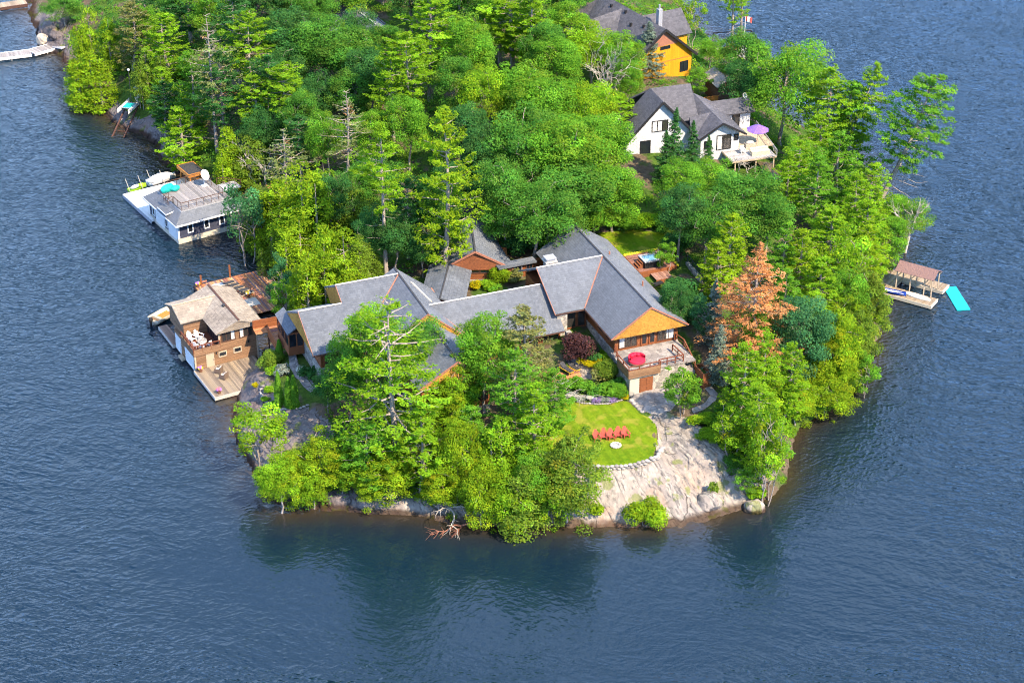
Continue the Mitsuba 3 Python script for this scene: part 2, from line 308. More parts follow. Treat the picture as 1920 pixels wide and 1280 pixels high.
# heights on a coarse grid, then refined
_cx, _cy = np.arange(-94, 96.1, 2.0), np.arange(140, 526, 2.0)
_CX, _CY = np.meshgrid(_cx, _cy, indexing='ij')
_ch = _rbf(np.stack([_CX.ravel(), _CY.ravel()], 1)).reshape(_CX.shape)
_base = RegularGridInterpolator((_cx, _cy), _ch, bounds_error=False, fill_value=-2.6)
_GX, _GY = np.meshgrid(gx, gy, indexing='ij')
_q = np.stack([_GX.ravel(), _GY.ravel()], 1)
_P = shapely.points(_q)
def sdist(poly, P):
    d = shapely.distance(P, poly.exterior)
    return np.where(shapely.contains(poly, P), d, -d)
_ds = sdist(shore, _P)
_h = _base(_q)
_h = np.where(_ds < 0, np.minimum(_h, -.05 - .45 * np.minimum(-_ds, 6)), np.maximum(_h, .05 + .45 * np.minimum(_ds, .8)))
for _poly, _z in ((lawn_poly, None), (uplawn_poly, 7.6)):
    _w = np.clip((sdist(_poly, _P) + 1.6) / 1.6, 0, 1)
    _zz = 4.2 if _z is None else _z
    _h = _h * (1 - _w) + _zz * _w
_rockmask = np.maximum.reduce([np.clip(1.5 - np.abs(_ds - .4) / 1.6, 0, 1) * np.where(_q[:, 0] > 28, .25, 1)] + [
    np.clip((sdist(sg.Polygon([at(x, y, z)[:2] for x, y, z in poly]), _P) + .4) / .5, 0, 1) for poly in (
        [(1040,880,3.5),(1100,872,4),(1180,876,4),(1232,862,4),(1236,800,4.1),(1215,780,4.3),(1235,770,4.3),(1290,790,4.0),(1350,830,3.4),(1392,880,2),(1410,950,0),(1330,990,0),(1040,1000,0)],
        [(425,740,.3),(440,700,1.6),(478,690,2.0),(500,705,2.6),(505,730,3),(530,770,3.4),(580,768,3.6),(612,790,3.4),(625,830,2.8),(560,850,2.4),(470,880,.5),(430,800,0)],
        [(570,980,0),(600,930,1.6),(700,915,2),(790,930,1.6),(800,985,0)],
        [(30,90,0),(40,10,0),(110,20,2),(135,100,1),(135,110,0),(60,110,0)],
        [(1070,665,6),(1120,655,6),(1150,690,5),(1120,712,5),(1075,700,5.5)])])
_keep = np.clip(-(sdist(lawn_poly, _P) - .2) / .5, 0, 1) * np.clip(-(sdist(uplawn_poly, _P) - .2) / .5, 0, 1)
_q3 = np.stack([_q[:, 0] * .82 + _q[:, 1] * .57, (-_q[:, 0] * .57 + _q[:, 1] * .82) * .4, np.zeros(len(_q))], 1)
_ledge = meshkit.fbm(_q3 * .35, 4, 3) - .5
_fine = meshkit.fbm(np.column_stack([_q * .8, _h * .3]), 3, 8) - .5
_tl = (_ledge + .5) * 8; _ti = np.floor(_tl); _terr = (_ti + np.clip((_tl - _ti - .68) / .32, 0, 1)) / 8 - .5
_ledge = .35 * _ledge + .65 * _terr
_h = _h + _keep * np.clip(_ds + .3, 0, 1) * (_rockmask * (_ledge * 2.2 + _fine * .6) + (1 - _rockmask) * _fine * .5)
_H = _h.reshape(_GX.shape)
height = RegularGridInterpolator((gx, gy), _H, bounds_error=False, fill_value=-3)
def ground(x, y): return float(height([[x, y]])[0])
def on_ground(px, py):
    """where the ray through a picture point first meets the island (or the lake)"""
    zs = np.arange(30, -.001, -.05)
    d = ray(px, py); k = (zs - CAM_H) / d[2]
    p = np.stack([k * d[0], k * d[1], zs], 1)
    hit = np.nonzero(height(p[:, :2]) >= zs)[0]
    return p[hit[0]] if len(hit) else p[-1]
_nv = np.stack([_q[:, 0], _q[:, 1], _h], 1)
_i, _j = np.meshgrid(np.arange(len(gx) - 1), np.arange(len(gy) - 1), indexing='ij')
_n = len(gy)
_quad = np.stack([_i * _n + _j, (_i + 1) * _n + _j, (_i + 1) * _n + _j + 1, _i * _n + _j + 1], -1).reshape(-1, 4)
_tri = np.vstack([_quad[:, [0, 1, 2]], _quad[:, [0, 2, 3]]])
_tri = _tri[(_h[_tri].max(1) > -2.2)]
_tm = _rockmask[_tri].mean(1) + .5 * (meshkit.fbm(_nv[_tri].mean(1) * .9, 3, 5) - .5) > .5
def sub(tri):
    used, inv = np.unique(tri, return_inverse=True)
    return _nv[used], inv.reshape(-1, 3)
structure('ground', sub(_tri[~_tm]), 'soil', 'wooded island ground of brown soil and low undergrowth', smooth=True)
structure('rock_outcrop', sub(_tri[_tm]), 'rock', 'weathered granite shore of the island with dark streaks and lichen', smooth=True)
def sheet(poly, lift, step=.5):
    """a sheet that lies on the ground inside the polygon"""
    x0, y0, x1, y1 = poly.bounds
    pts = [p for p in np.stack(np.meshgrid(np.arange(x0, x1, step), np.arange(y0, y1, step)), -1).reshape(-1, 2)]
    inside = [p for p, ok in zip(pts, shapely.contains(poly.buffer(-step * .4), shapely.points(np.array(pts)))) if ok]
    edge = [poly.exterior.interpolate(d).coords[0] for d in np.arange(0, poly.exterior.length, step * .6)]
    from scipy.spatial import Delaunay
    q = np.array(inside + edge); f = Delaunay(q).simplices
    f = f[shapely.contains(poly, shapely.points(q[f].mean(1)))]
    a = q[f]; cr = (a[:, 1, 0] - a[:, 0, 0]) * (a[:, 2, 1] - a[:, 0, 1]) - (a[:, 1, 1] - a[:, 0, 1]) * (a[:, 2, 0] - a[:, 0, 0])
    f[cr < 0] = f[cr < 0][:, ::-1]
    z = height(q) + lift
    return np.column_stack([q, z]), f
structure('lawn', sheet(lawn_poly, .05), 'grass', 'bright mown lawn with red chairs above the front rock', smooth=True)
structure('upper_lawn', sheet(uplawn_poly, .05), 'grass', 'shaded strip of lawn behind the main house by the hot tub', smooth=True)
# ------------------------------------------------------------------ the lake
def lake():
    xs = np.concatenate([[-1500, -700, -300], np.arange(-130, 131, 2.0), [300, 700, 1500]])
    ys = np.concatenate([[-900, -300, 0, 80], np.arange(110, 330, 2.0), [360, 420, 520, 700, 1000, 1600, 2600]])
    X, Y = np.meshgrid(xs, ys, indexing='ij'); q = np.stack([X.ravel(), Y.ravel()], 1)
    i, j = np.meshgrid(np.arange(len(xs) - 1), np.arange(len(ys) - 1), indexing='ij'); n = len(ys)
    quad = np.stack([i * n + j, (i + 1) * n + j, (i + 1) * n + j + 1, i * n + j + 1], -1).reshape(-1, 4)
    d = np.maximum(-sdist(shore, shapely.points(q)), 0)
    w = np.exp(-d / 1.8)[:, None]                       # the brown bed shows through the shallows
    col = np.array([.003, .012, .022]) * (1 - w) + np.array([.032, .022, .011]) * w
    return (np.column_stack([q, np.zeros(len(q))]), np.vstack([quad[:, [0, 1, 2]], quad[:, [0, 2, 3]]])), col
_m, _c = lake()
structure('lake', _m, 'water', 'rippled dark blue lake water round the island', col=_c, smooth=True)
# ------------------------------------------------------------------ building helpers
def win(parent, F, face, w, a0, a1, z0, z1, frame='trim_rust', mull=1, rows=0, depth=.10, glass='dark_glass', fw=.09, name='window', curtain=None):
    """a window on the wall face: 'f' looks to -v, 'l' to -u, 'r' to +u, 'b' to +v; w = the wall plane, a0..a1 along it"""
    s = -1 if face in 'fl' else 1
    def bx(p0, p1, q0, q1, d0, d1):
        return box(F, p0, p1, w + s * d0, w + s * d1, q0, q1) if face in 'fb' else box(F, w + s * d0, w + s * d1, p0, p1, q0, q1)
    bars = [bx(a0, a1, z0, z0 + fw, .0, depth), bx(a0, a1, z1 - fw, z1, .0, depth), bx(a0, a0 + fw, z0 + fw, z1 - fw, .0, depth), bx(a1 - fw, a1, z0 + fw, z1 - fw, .0, depth)]
    for i in range(mull):
        c = a0 + (a1 - a0) * (i + 1) / (mull + 1); bars.append(bx(c - fw * .35, c + fw * .35, z0 + fw, z1 - fw, .0, depth * .9))
    for i in range(rows):
        c = z0 + (z1 - z0) * (i + 1) / (rows + 1); bars.append(bx(a0 + fw, a1 - fw, c - fw * .3, c + fw * .3, .0, depth * .85))
    k = part(parent, name, bars, frame)
    if glass == 'window_glass':
        part(k, 'room', bx(a0 + fw, a1 - fw, z0 + fw, z1 - fw, .004, .012), 'room_dark')
        for c0, c1 in curtain or []:
            d = a1 - a0; n = 5; e0, e1 = a0 + fw + (d - 2 * fw) * c0, a0 + fw + (d - 2 * fw) * c1
            part(k, 'curtain', [bx(e0 + (e1 - e0) * i / n, e0 + (e1 - e0) * (i + .92) / n, z0 + fw, z1 - fw, .014, .022 + .008 * (i % 2)) for i in range(n)], 'curtain')
        c = [bx(a0 + fw, a1 - fw, z0 + fw, z1 - fw, .055, .056)]
        part(k, 'pane', c, 'window_glass')
    else:
        part(k, 'pane', bx(a0 + fw, a1 - fw, z0 + fw, z1 - fw, .004, .03), glass)
    return k
def roofs(parent, mat, *polys, t=.18, name='roof'):
    return [part(parent, name, slab(q, t), mat) for q in polys]
def FP(F, *pts): return [F.p(*q) for q in pts]
def planks(parent, F, u0, u1, v0, v1, z, along_v, width, cols, seed=1, seg=None, t=.06, gap=.022, single_mesh=False, name='board', tilt=0):
    """a boarded surface: every board is a part"""
    rng = random.Random(seed); a0, a1, b0, b1 = (u0, u1, v0, v1) if along_v else (v0, v1, u0, u1)
    n = max(1, int(round((a1 - a0) / width))); w = (a1 - a0) / n; acc, ac = [], []
    for i in range(n):
        cuts = [b0, b1]
        if seg:
            c = b0 + rng.uniform(.4, 1) * seg; cuts = [b0]
            while c < b1 - .8: cuts.append(c); c += seg * rng.uniform(.8, 1.25)
            cuts.append(b1)
        for c0, c1 in zip(cuts, cuts[1:]):
            p0, p1 = a0 + i * w + gap / 2, a0 + (i + 1) * w - gap / 2; dz = rng.uniform(-.006, .006)
            q = (p0, p1, c0 + gap / 2, c1 - gap / 2) if along_v else (c0 + gap / 2, c1 - gap / 2, p0, p1)
            m = box(F, *q, z - t + dz, z + dz)
            col = np.array(rng.choice(cols)) * rng.uniform(.78, 1.18) * .56
            if single_mesh: acc.append(m); ac.append(np.tile(col, (8, 1)))
            else: part(parent, name, m, 'matte', col=col)
    if single_mesh:
        part(parent, name + 's', acc, 'matte', col=np.vstack(ac), kind='stuff')
def railing(parent, pts, h=.95, mat='rail_red', post=.12, every=1.6, rails=(1.0, .5), cap=.14, glass=None, name='railing'):
    """posts and rails along a line of floor points"""
    ms = []
    pts = [np.asarray(p, float) for p in pts]; up = np.array([0, 0, 1.0])
    for a, b in zip(pts, pts[1:]):
        l = np.linalg.norm((b - a)[:2]); n = max(1, int(round(l / every)))
        for i in range(n + 1):
            p = a + (b - a) * i / n; ms.append(bar(p, p + up * h * .98, post))
        for r in rails:
            ms.append(bar(a + up * h * r, b + up * h * r, cap if r == 1.0 else post * .6, .07 if r == 1.0 else post * .6))
    k = part(parent, name, ms, mat)
    if glass:
        for a, b in zip(pts, pts[1:]):
            d = (b - a); n = np.cross(d, up); n = n / np.linalg.norm(n) * .008
            q = np.array([a + n + up * .1, b + n + up * .1, b + n + up * (h - .1), a + n + up * (h - .1)])
            part(k, 'glass_panel', (q, np.array([[0, 1, 2], [0, 2, 3]])), 'rail_glass')
    return k
# ------------------------------------------------------------------ the main house
H = Frame(at(1150, 632, 9.7), 21.5)
mh = thing('main_house', 'large rambling lodge with slate roofs, golden gables and a stone terrace', 'house')
ZE, ZR = 9.7, 12.9
roofs(mh, 'roof_slate',
      FP(H, (-.4, -.45, ZE), (4.4, -.45, ZR), (4.4, 22.4, ZR), (-.4, 22.4, ZE)), FP(H, (9.2, -.45, ZE), (4.4, -.45, ZR), (4.4, 22.4, ZR), (9.2, 22.4, ZE)),
      FP(H, (-4.1, 13.1, ZR), (4.4, 13.1, ZR), (-.4, 7.3, ZE), (-4.1, 7.3, ZE)), FP(H, (-4.1, 13.1, ZR), (4.4, 13.1, ZR), (-.4, 18.9, ZE), (-4.1, 18.9, ZE)),
      FP(H, (-18.2, 11.6, 11.5), (-3.35, 11.6, 11.5), (-3.35, 6.1, 8.0), (-14.0, 6.1, 8.0)), FP(H, (-18.2, 11.62, 11.48), (-3.35, 11.62, 11.48), (-3.35, 16.6, 8.4), (-16.0, 16.6, 8.4)),
      FP(H, (-19.6, 7.2, 12.95), (-19.6, 19.2, 12.95), (-14.9, 19.7, 9.0), (-14.9, 7.2, 9.0)), FP(H, (-19.6, 7.2, 12.95), (-19.6, 19.2, 12.95), (-23.2, 19.2, 10.95), (-23.2, 7.2, 10.95)),
      FP(H, (-19.6, -2.5, 12.1), (-19.6, 7.25, 12.1), (-14.9, 7.25, 8.5), (-14.9, -2.5, 8.5)), FP(H, (-19.6, -2.5, 12.1), (-19.6, 7.25, 12.1), (-24.3, 7.25, 9.4), (-24.3, -2.5, 9.4)),
      FP(H, (-32.5, 9.6, 9.0), (-27.3, 9.6, 9.0), (-27.3, 15.15, 11.78), (-32.5, 15.15, 11.78)), FP(H, (-27.3, 9.6, 9.0), (-20.2, 9.6, 9.0), (-20.2, 17.5, 12.96), (-27.3, 17.5, 12.96)),
      FP(H, (-32.5, 15.17, 11.76), (-27.3, 15.17, 11.76), (-27.3, 20.6, 9.0), (-32.5, 20.6, 9.0)), FP(H, (-27.3, 17.52, 12.94), (-20.2, 17.52, 12.94), (-20.2, 22.5, 10.3), (-27.3, 22.5, 10.3)),
      FP(H, (-10.3, 25.6, 9.3), (-14.9, 16.6, 9.3), (-12.3, 15.4, 8.3), (-7.9, 24.3, 8.3)), FP(H, (-10.3, 25.6, 9.3), (-14.9, 16.6, 9.3), (-17.2, 17.9, 8.3), (-12.7, 26.7, 8.3)),
      FP(H, (-5.6, 21.4, 9.0), (-.6, 21.4, 9.05), (-.6, 22.8, 9.05), (-5.6, 22.8, 9.0)))
def edge(F, name, mat, *runs, w=.06, h=.17, lift=-.04):
    for r in runs:
        q = FP(F, *r); part(mh, name, [bar(a + [0, 0, lift], b + [0, 0, lift], w, h) for a, b in zip(q, q[1:])], mat)
edge(H, 'fascia', 'copper', [(-4.12, 13.1, ZR), (-4.12, 7.2, ZE - .02)], [(-.45, -.48, ZE), (4.4, -.48, ZR), (9.25, -.48, ZE)], [(-27.3, 15.2, 11.8), (-27.3, 17.5, 12.98)], [(-32.53, 9.55, 9.0), (-32.53, 15.15, 11.8)], [(-23.2, 7.15, 10.93), (-19.6, 7.15, 12.97), (-14.9, 7.15, 9.0)], [(-24.3, -2.53, 9.4), (-19.6, -2.53, 12.12), (-14.9, -2.53, 8.5)])
edge(H, 'valley_flashing', 'copper', [(4.4, 13.1, ZR), (-.4, 7.3, ZE)], [(-19.6, 17.5, 12.96), (-22.8, 14.2, 11.3)], [(-18.1, 11.6, 11.5), (-14.9, 7.8, 9.05)], [(-14.9, 19.7, 9.05), (-14.8, 16.2, 8.6)], w=.13, h=.05, lift=.03)
edge(H, 'ridge_cap', 'ridge_pale', [(-4.1, 13.1, ZR), (4.3, 13.1, ZR)], [(-18.1, 11.6, 11.5), (-4.2, 11.6, 11.5)], [(-27.3, 17.52, 12.96), (-19.7, 17.52, 12.96)], [(-32.5, 15.16, 11.78), (-27.35, 15.16, 11.78)], w=.22, h=.07, lift=.05)
edge(H, 'ridge_cap', 'dark_metal', [(4.4, -.45, ZR), (4.4, 22.4, ZR)], [(-19.6, 7.2, 12.95), (-19.6, 19.2, 12.95)], [(-19.6, -2.5, 12.1), (-19.6, 7.1, 12.1)], [(-10.3, 25.6, 9.3), (-14.9, 16.6, 9.3)], w=.2, h=.06, lift=.03)
for a, b in (((-.45, -.4, 9.58), (-.45, 7.2, 9.58)), ((-4.1, 7.25, 9.58), (-.5, 7.25, 9.58)), ((9.25, -.4, 9.58), (9.25, 22.3, 9.58)), ((-14, 6.05, 7.9), (-3.4, 6.05, 7.9)), ((-32.5, 9.55, 8.9), (-23, 9.55, 8.9))):
    part(mh, 'eave_trim', bar(H.p(*a), H.p(*b), .06, .14), 'rail_dark')
part(mh, 'gable', wallpoly(H, [(-.2, 9.52), (9.0, 9.52), (4.4, 12.72)], -.36, -.16), 'shingle_gold', label='golden shingled gable over the terrace')
part(mh, 'gable', wallpoly_v(H, [(9.7, 8.85), (20.5, 8.85), (15.15, 11.6)], -32.45, -32.25), 'shingle_gold')
part(mh, 'gable', wallpoly_v(H, [(14.6, 11.3), (15.3, 11.72), (17.5, 12.8), (22, 10.3), (20, 9.2)], -27.25, -27.1), 'shingle_gold')
part(mh, 'gable', wallpoly(H, [(-23, 10.85), (-15.2, 9.05), (-19.6, 12.75)], 7.22, 7.4), 'shingle_gold')
part(mh, 'gable', wallpoly(H, [(-24.1, 9.3), (-15.1, 8.5), (-19.6, 11.9)], -2.3, -2.1), 'shingle_gold')
# walls
part(mh, 'wall', box(H, .5, 8.4, .6, 21.6, 7.35, 9.66), 'siding_rust', label='rust red boarded upper wall behind the terrace')
part(mh, 'wall', box(H, .44, 8.46, .54, 21.7, 3.6, 7.35), 'stone_wall')
part(mh, 'wall', box(H, -3.4, .42, 8.6, 18.2, 4.6, 9.68), 'siding_rust')
part(mh, 'wall', box(H, -16.8, -3.45, 7.2, 15.6, 4.2, 8.35), 'siding_rust')
part(mh, 'wall', box(H, -23.6, -15.7, -1.7, 18.6, 5.4, 9.25), 'siding_rust')
part(mh, 'wall', box(H, -23.66, -15.64, -1.76, 18.6, 2.9, 5.4), 'stone_wall')
part(mh, 'wall', box(H, -31.4, -23.65, 10.6, 19.6, 6.6, 9.0), 'siding_rust')
part(mh, 'wall', box(H, -31.46, -23.7, 10.54, 19.7, 2.2, 6.6), 'stone_wall')
part(mh, 'gable_wall', wallpoly(H, [(-23.5, 9.2), (-15.8, 9.2), (-19.6, 11.6)], -1.65, 6.9), 'siding_rust')
part(mh, 'wall', box(H, -5.2, .4, 21.9, 22.6, 5.8, 8.85), 'siding_rust')
part(mh, 'wall', box(Frame(H.p(-12.6, 21.1), -5.6), -1.7, 1.7, -4.4, 4.4, 5.0, 8.6), 'siding_rust')
part(mh, 'stone_pier', box(H, -3.75, -2.5, 7.45, 8.7, 5.0, 9.75), 'stone_wall')
part(mh, 'stone_pier', box(H, -3.3, -2.7, 5.6, 6.2, 5.0, 7.95), 'stone_wall')
win(mh, H, 'f', 8.6, -2.3, -.9, 6.7, 9.5, mull=0, glass='window_glass', curtain=[])
win(mh, H, 'f', 8.6, -.75, .3, 6.7, 9.5, mull=0, glass='window_glass', curtain=[])
for a in (-16.2, -13.6, -11.0, -8.4, -5.8): win(mh, H, 'f', 7.2, a, a + 2.2, 5.6, 7.8, mull=1)
for a in (-31.0, -28.6, -26.2): win(mh, H, 'f', 10.6, a, a + 2.0, 6.9, 8.7, mull=1)
for a in (-22.8, -19.8, -17.6): win(mh, H, 'f', -1.7, a, a + 1.8, 6.0, 8.6, mull=1)
for a in (1.8, 4.0): win(mh, H, 'l', .5, a, a + 1.3, 8.0, 9.4, mull=0)
win(mh, H, 'f', .6, .95, 3.25, 7.65, 9.45, mull=2, glass='window_glass', curtain=[(0, .3)], frame='rail_dark')
win(mh, H, 'f', .6, 5.8, 7.95, 7.65, 9.45, mull=2, glass='window_glass', curtain=[(.55, 1)], frame='rail_dark')
for a in (3.72, 4.72):
    k = part(mh, 'door', box(H, a, a + .82, .5, .59, 7.42, 9.4), 'trim_rust')
    part(k, 'pane', box(H, a + .16, a + .66, .47, .498, 7.75, 9.2), 'dark_glass'); part(k, 'handle', box(H, a + .72, a + .76, .44, .5, 8.3, 8.5), 'grey_metal')
win(mh, H, 'f', 21.9, -1.9, -1.0, 6.6, 8.7, mull=1, frame='rail_dark'); win(mh, H, 'f', 21.9, -3.4, -2.4, 6.6, 8.7, mull=0, frame='grey_metal')
# chimney
ch = part(mh, 'chimney', box(H, -2.7, -1.5, 13.3, 14.4, 9.9, 13.1), 'stone_wall')
part(ch, 'cap', box(H, -2.85, -1.35, 13.15, 14.55, 13.1, 13.22), 'stone_pale'); part(ch, 'cowl', [box(H, -2.6, -1.6, 13.4, 14.3, 13.22, 13.5), box(H, -2.75, -1.45, 13.25, 14.45, 13.5, 13.62)], 'grey_metal')
for u, v in ((6.2, 15.2), (7.0, 7.4)): part(mh, 'vent_pipe', tube(FP(H, (u, v, 11.0), (u, v, 12.2 - (u - 6) * .4)), .09, 8), 'copper')
part(mh, 'skylight', slab(FP(H, (-18.3, 17.0, 11.97), (-18.0, 17.0, 11.72), (-16.9, 13.5, 10.8), (-17.2, 13.5, 11.05)), .1), 'cream')
# screened porch on the left end
part(mh, 'porch_roof', slab(FP(H, (-33.5, 16.9, 8.0), (-32.4, 16.9, 8.75), (-32.4, 22.2, 8.75), (-33.5, 22.2, 8.0)), .14), 'roof_slate')
part(mh, 'porch', [box(H, -33.35, -31.5, 17.2, 22.0, 5.0, 6.1), box(H, -33.35, -31.5, 17.2, 22.0, 7.75, 7.95)], 'trim_rust', label='rust framed screened porch on the left end')
for v in (17.24, 18.8, 20.4, 21.94): part(mh, 'porch_post', box(H, -33.34, -33.2, v - .06, v + .06, 6.1, 7.75), 'trim_rust')
for u in (-32.4, -31.6): part(mh, 'porch_post', box(H, u, u + .12, 17.21, 17.33, 6.1, 7.75), 'trim_rust')
part(mh, 'porch_screen', [box(H, -33.28, -33.25, 17.3, 21.9, 6.1, 7.75), box(H, -33.2, -31.6, 17.28, 17.3, 6.1, 7.75)], 'dark_glass')
# terrace
te = part(mh, 'terrace', box(H, -.1, 8.3, -4.4, .53, 7.18, 7.4), 'flagstone', label='flagstone terrace under the golden gable')
part(te, 'stone_wall', wallpoly(H, [(.1, 3.2), (8.0, 3.2), (8.0, 5.7), (6.95, 7.1), (.1, 7.1)], -4.4, -4.0), 'stone_wall', label='pale rubble stone wall below the terrace')
part(te, 'stone_wall', box(H, .1, .5, -4.0, .5, 3.2, 7.15), 'stone_wall')
part(te, 'stone_wall', box(H, 7.6, 8.0, -4.0, .5, 3.2, 6.0), 'stone_wall')
part(te, 'parapet', [box(H, -.2, 3.75, -4.8, -4.68, 6.85, 7.85), box(H, -.2, -.08, -4.68, -1.6, 6.85, 7.85), box(H, -.08, 3.75, -4.68, -4.42, 6.95, 7.2)], 'siding_brown', label='plank clad balcony corner above the double door')
railing(te, FP(H, (-.14, -1.7, 7.4), (-.14, -4.7, 7.4), (3.75, -4.7, 7.4)), .95, every=1.3)
railing(te, FP(H, (3.75, -4.3, 7.4), (6.8, -4.3, 7.4), (6.65, -1.75, 7.4)), .9, every=1.2)
railing(te, FP(H, (.4, .4, 7.4), (-.1, -1.6, 7.4)), .9, every=1.2)
railing(te, FP(H, (8.0, .3, 7.4), (8.3, -1.3, 7.4), (8.3, -4.4, 6.0)), .95, every=1.1)
for i in range(9): part(te, 'step', box(H, 6.95, 8.25, -1.3 - .36 * (i + 1), -1.3 - .36 * i, 5.6, 7.26 - .155 * i), 'flagstone')
pl = thing('planter_box', 'open rust red plank planter at the foot of the terrace stairs', 'planter')
for q in ((8.3, 9.3, -6.5, -6.4), (8.3, 9.3, -4.3, -4.2), (8.3, 8.4, -6.4, -4.3), (9.2, 9.3, -6.4, -4.3)): part(pl, 'side', box(H, *q, 4.4, 6.6), 'trim_rust')
part(pl, 'soil', box(H, 8.4, 9.2, -6.4, -4.3, 5.6, 6.1), 'soil')
dr_ = part(mh, 'basement_door', box(H, 1.35, 3.0, -4.48, -4.4, 4.1, 6.45), 'trim_rust', label='rust red double door in the stone wall')
for a in (1.45, 2.2):
    for i in range(4): part(dr_, 'panel', box(H, a, a + .7, -4.52, -4.48, 4.25 + i * .53, 4.72 + i * .53), 'chair_red' if 0 else 'trim_rust')
part(mh, 'door_surround', [box(H, .12, 1.3, -4.5, -4.4, 3.6, 6.8), box(H, 1.3, 3.05, -4.5, -4.4, 6.5, 6.8)], 'cream', label='smooth cream wall beside the double door')
st = thing('stone_steps', 'weathered stone steps with a dark handrail climbing right of the double door', 'steps')
for i in range(6): part(st, 'step', box(H, 3.9 + .42 * i, 4.34 + .42 * i, -5.75, -4.55, 3.6, 4.6 + .16 * i), 'flagstone')
part(st, 'handrail', [bar(H.p(4.0, -5.7, 5.5), H.p(6.4, -5.7, 6.4), .07)] + [bar(H.p(u, -5.7, 4.5), H.p(u, -5.7, 5.5 + (u - 4) * .375), .07) for u in (4.0, 4.8, 5.6, 6.4)], 'rust_rail')
k = thing('round_daybed', 'round daybed with red cushions on the terrace', 'daybed')
m = H.mat(1.75, -2.7, 7.4)
part(k, 'base', lathe([(0, .05), (.95, .05), (1.02, .3), (.98, .34), (0, .34)], 20, m), 'wicker'); part(k, 'cushion', lathe([(.97, .34), (.98, .5), (.9, .56), (0, .58)], 20, m), 'lounge_red', smooth=50)
sh = trimesh.creation.annulus(.80, 1.0, .55, sections=28); vv = np.asarray(sh.vertices) + [0, 0, .6]; keep = (vv[np.asarray(sh.faces)].mean(1)[:, 1] > -.1)
part(k, 'back_shell', moved((vv, np.asarray(sh.faces)[keep]), m), 'lounge_red')
for a in (50, 90, 130): part(k, 'pillow', moved(blob([.62 * math.cos(math.radians(a)), .62 * math.sin(math.radians(a)), .78], [.26, .2, .24], a, .05), m), 'lounge_red', smooth=True)
# ------------------------------------------------------------------ the garage behind
Gf = Frame(at(891, 471, 11), 2)
g = thing('garage', 'detached garage with rust shingled gable behind the low roofs', 'garage')
roofs(g, 'roof_slate', FP(Gf, (0, -.1, 11), (-.4, 9.4, 11), (2.2, 12, 8.2), (4.95, .3, 8.2)), FP(Gf, (0, -.1, 11), (-.4, 9.4, 11), (-5.4, 9.6, 8.2), (-4.8, .2, 8.2)), FP(Gf, (-.4, 9.4, 11), (2.2, 12, 8.2), (-5.4, 12, 8.2)))
part(g, 'gable', wallpoly(Gf, [(-4.3, 8.35), (4.5, 8.35), (0, 10.8)], .15, .3), 'shingle_rust')
part(g, 'wall', box(Gf, -3.9, 4.0, .45, 8.8, 6.2, 8.45), 'siding_rust'); part(g, 'wall', box(Gf, -3.95, 4.05, .4, 8.9, 5.2, 6.9), 'stone_wall')
for a in (-.6, .55, 1.7): win(g, Gf, 'f', .45, a, a + 1.1, 7.75, 8.3, mull=0, frame='rail_dark')
part(g, 'ridge_cap', bar(Gf.p(0, -.1, 11.05), Gf.p(-.4, 9.4, 11.05), .2, .07), 'dark_metal')
part(g, 'fascia', [bar(Gf.p(0, -.14, 10.95), Gf.p(4.95, .26, 8.15), .1, .24), bar(Gf.p(0, -.14, 10.95), Gf.p(-4.8, .16, 8.15), .1, .24)], 'copper')
# ------------------------------------------------------------------ wooden boathouse with its docks
B = Frame(at(367.4, 694, .5), 28.5)
bh = thing('boathouse', 'two storey cedar boathouse with shingled roof and a balcony over the water', 'boathouse')
part(bh, 'wall', [box(B, 0, 7.95, 0, 6.9, .1, 2.75), box(B, .8, 7.95, 6.9, 9.2, .1, 2.75)], 'siding_brown')
part(bh, 'upper_wall', [box(B, 3.2, 7.9, .05, 9.15, 2.75, 5.0), box(B, .3, 3.2, 4.2, 9.1, 2.75, 5.0)], 'siding_brown')
part(bh, 'gable', wallpoly(B, [(2.9, 4.85), (8.5, 4.85), (5.6, 5.95)], -.5, .05), 'roof_cedar')
part(bh, 'gable', wallpoly_v(B, [(4.1, 4.85), (9.0, 4.85), (6.6, 5.85)], .0, .3), 'siding_brown')
roofs(bh, 'roof_cedar', FP(B, (2.6, -.65, 5.0), (5.6, -.65, 6.15), (5.6, 9.5, 6.15), (2.6, 9.5, 5.0)), FP(B, (8.75, -.65, 5.0), (5.6, -.65, 6.15), (5.6, 9.5, 6.15), (8.75, 9.5, 5.0)),
      FP(B, (-.15, 6.6, 6.05), (5.3, 6.6, 6.05), (2.7, 3.75, 5.0), (-.15, 3.75, 5.0)), FP(B, (-.15, 6.6, 6.05), (5.3, 6.6, 6.05), (2.7, 9.45, 5.0), (-.15, 9.45, 5.0)), t=.14)
part(bh, 'ridge_cap', [bar(B.p(5.6, -.65, 6.18), B.p(5.6, 9.5, 6.18), .25, .08)], 'rail_dark'); part(bh, 'ridge_cap', bar(B.p(-.15, 6.6, 6.1), B.p(5.4, 6.6, 6.1), .2, .07), 'pale_wood')
part(bh, 'roof_vent', box(B, 5.2, 5.5, 3.4, 3.8, 5.95, 6.3), 'dark_metal')
win(bh, B, 'f', .05, 3.5, 5.25, 3.35, 4.7, mull=2, frame='rail_dark', glass='window_glass', curtain=[(.7, 1)]); win(bh, B, 'f', .05, 5.75, 7.45, 3.35, 4.7, mull=2, frame='rail_dark', glass='window_glass', curtain=[(0, .3)])
win(bh, B, 'l', 3.2, .4, 3.9, 2.85, 4.7, mull=3, frame='rail_dark')
for a, z in ((2.95, 1.45), (4.85, 1.5)): win(bh, B, 'f', 0, a, a + 1.05, z, z + .75, mull=0, frame='pale_wood', fw=.12)
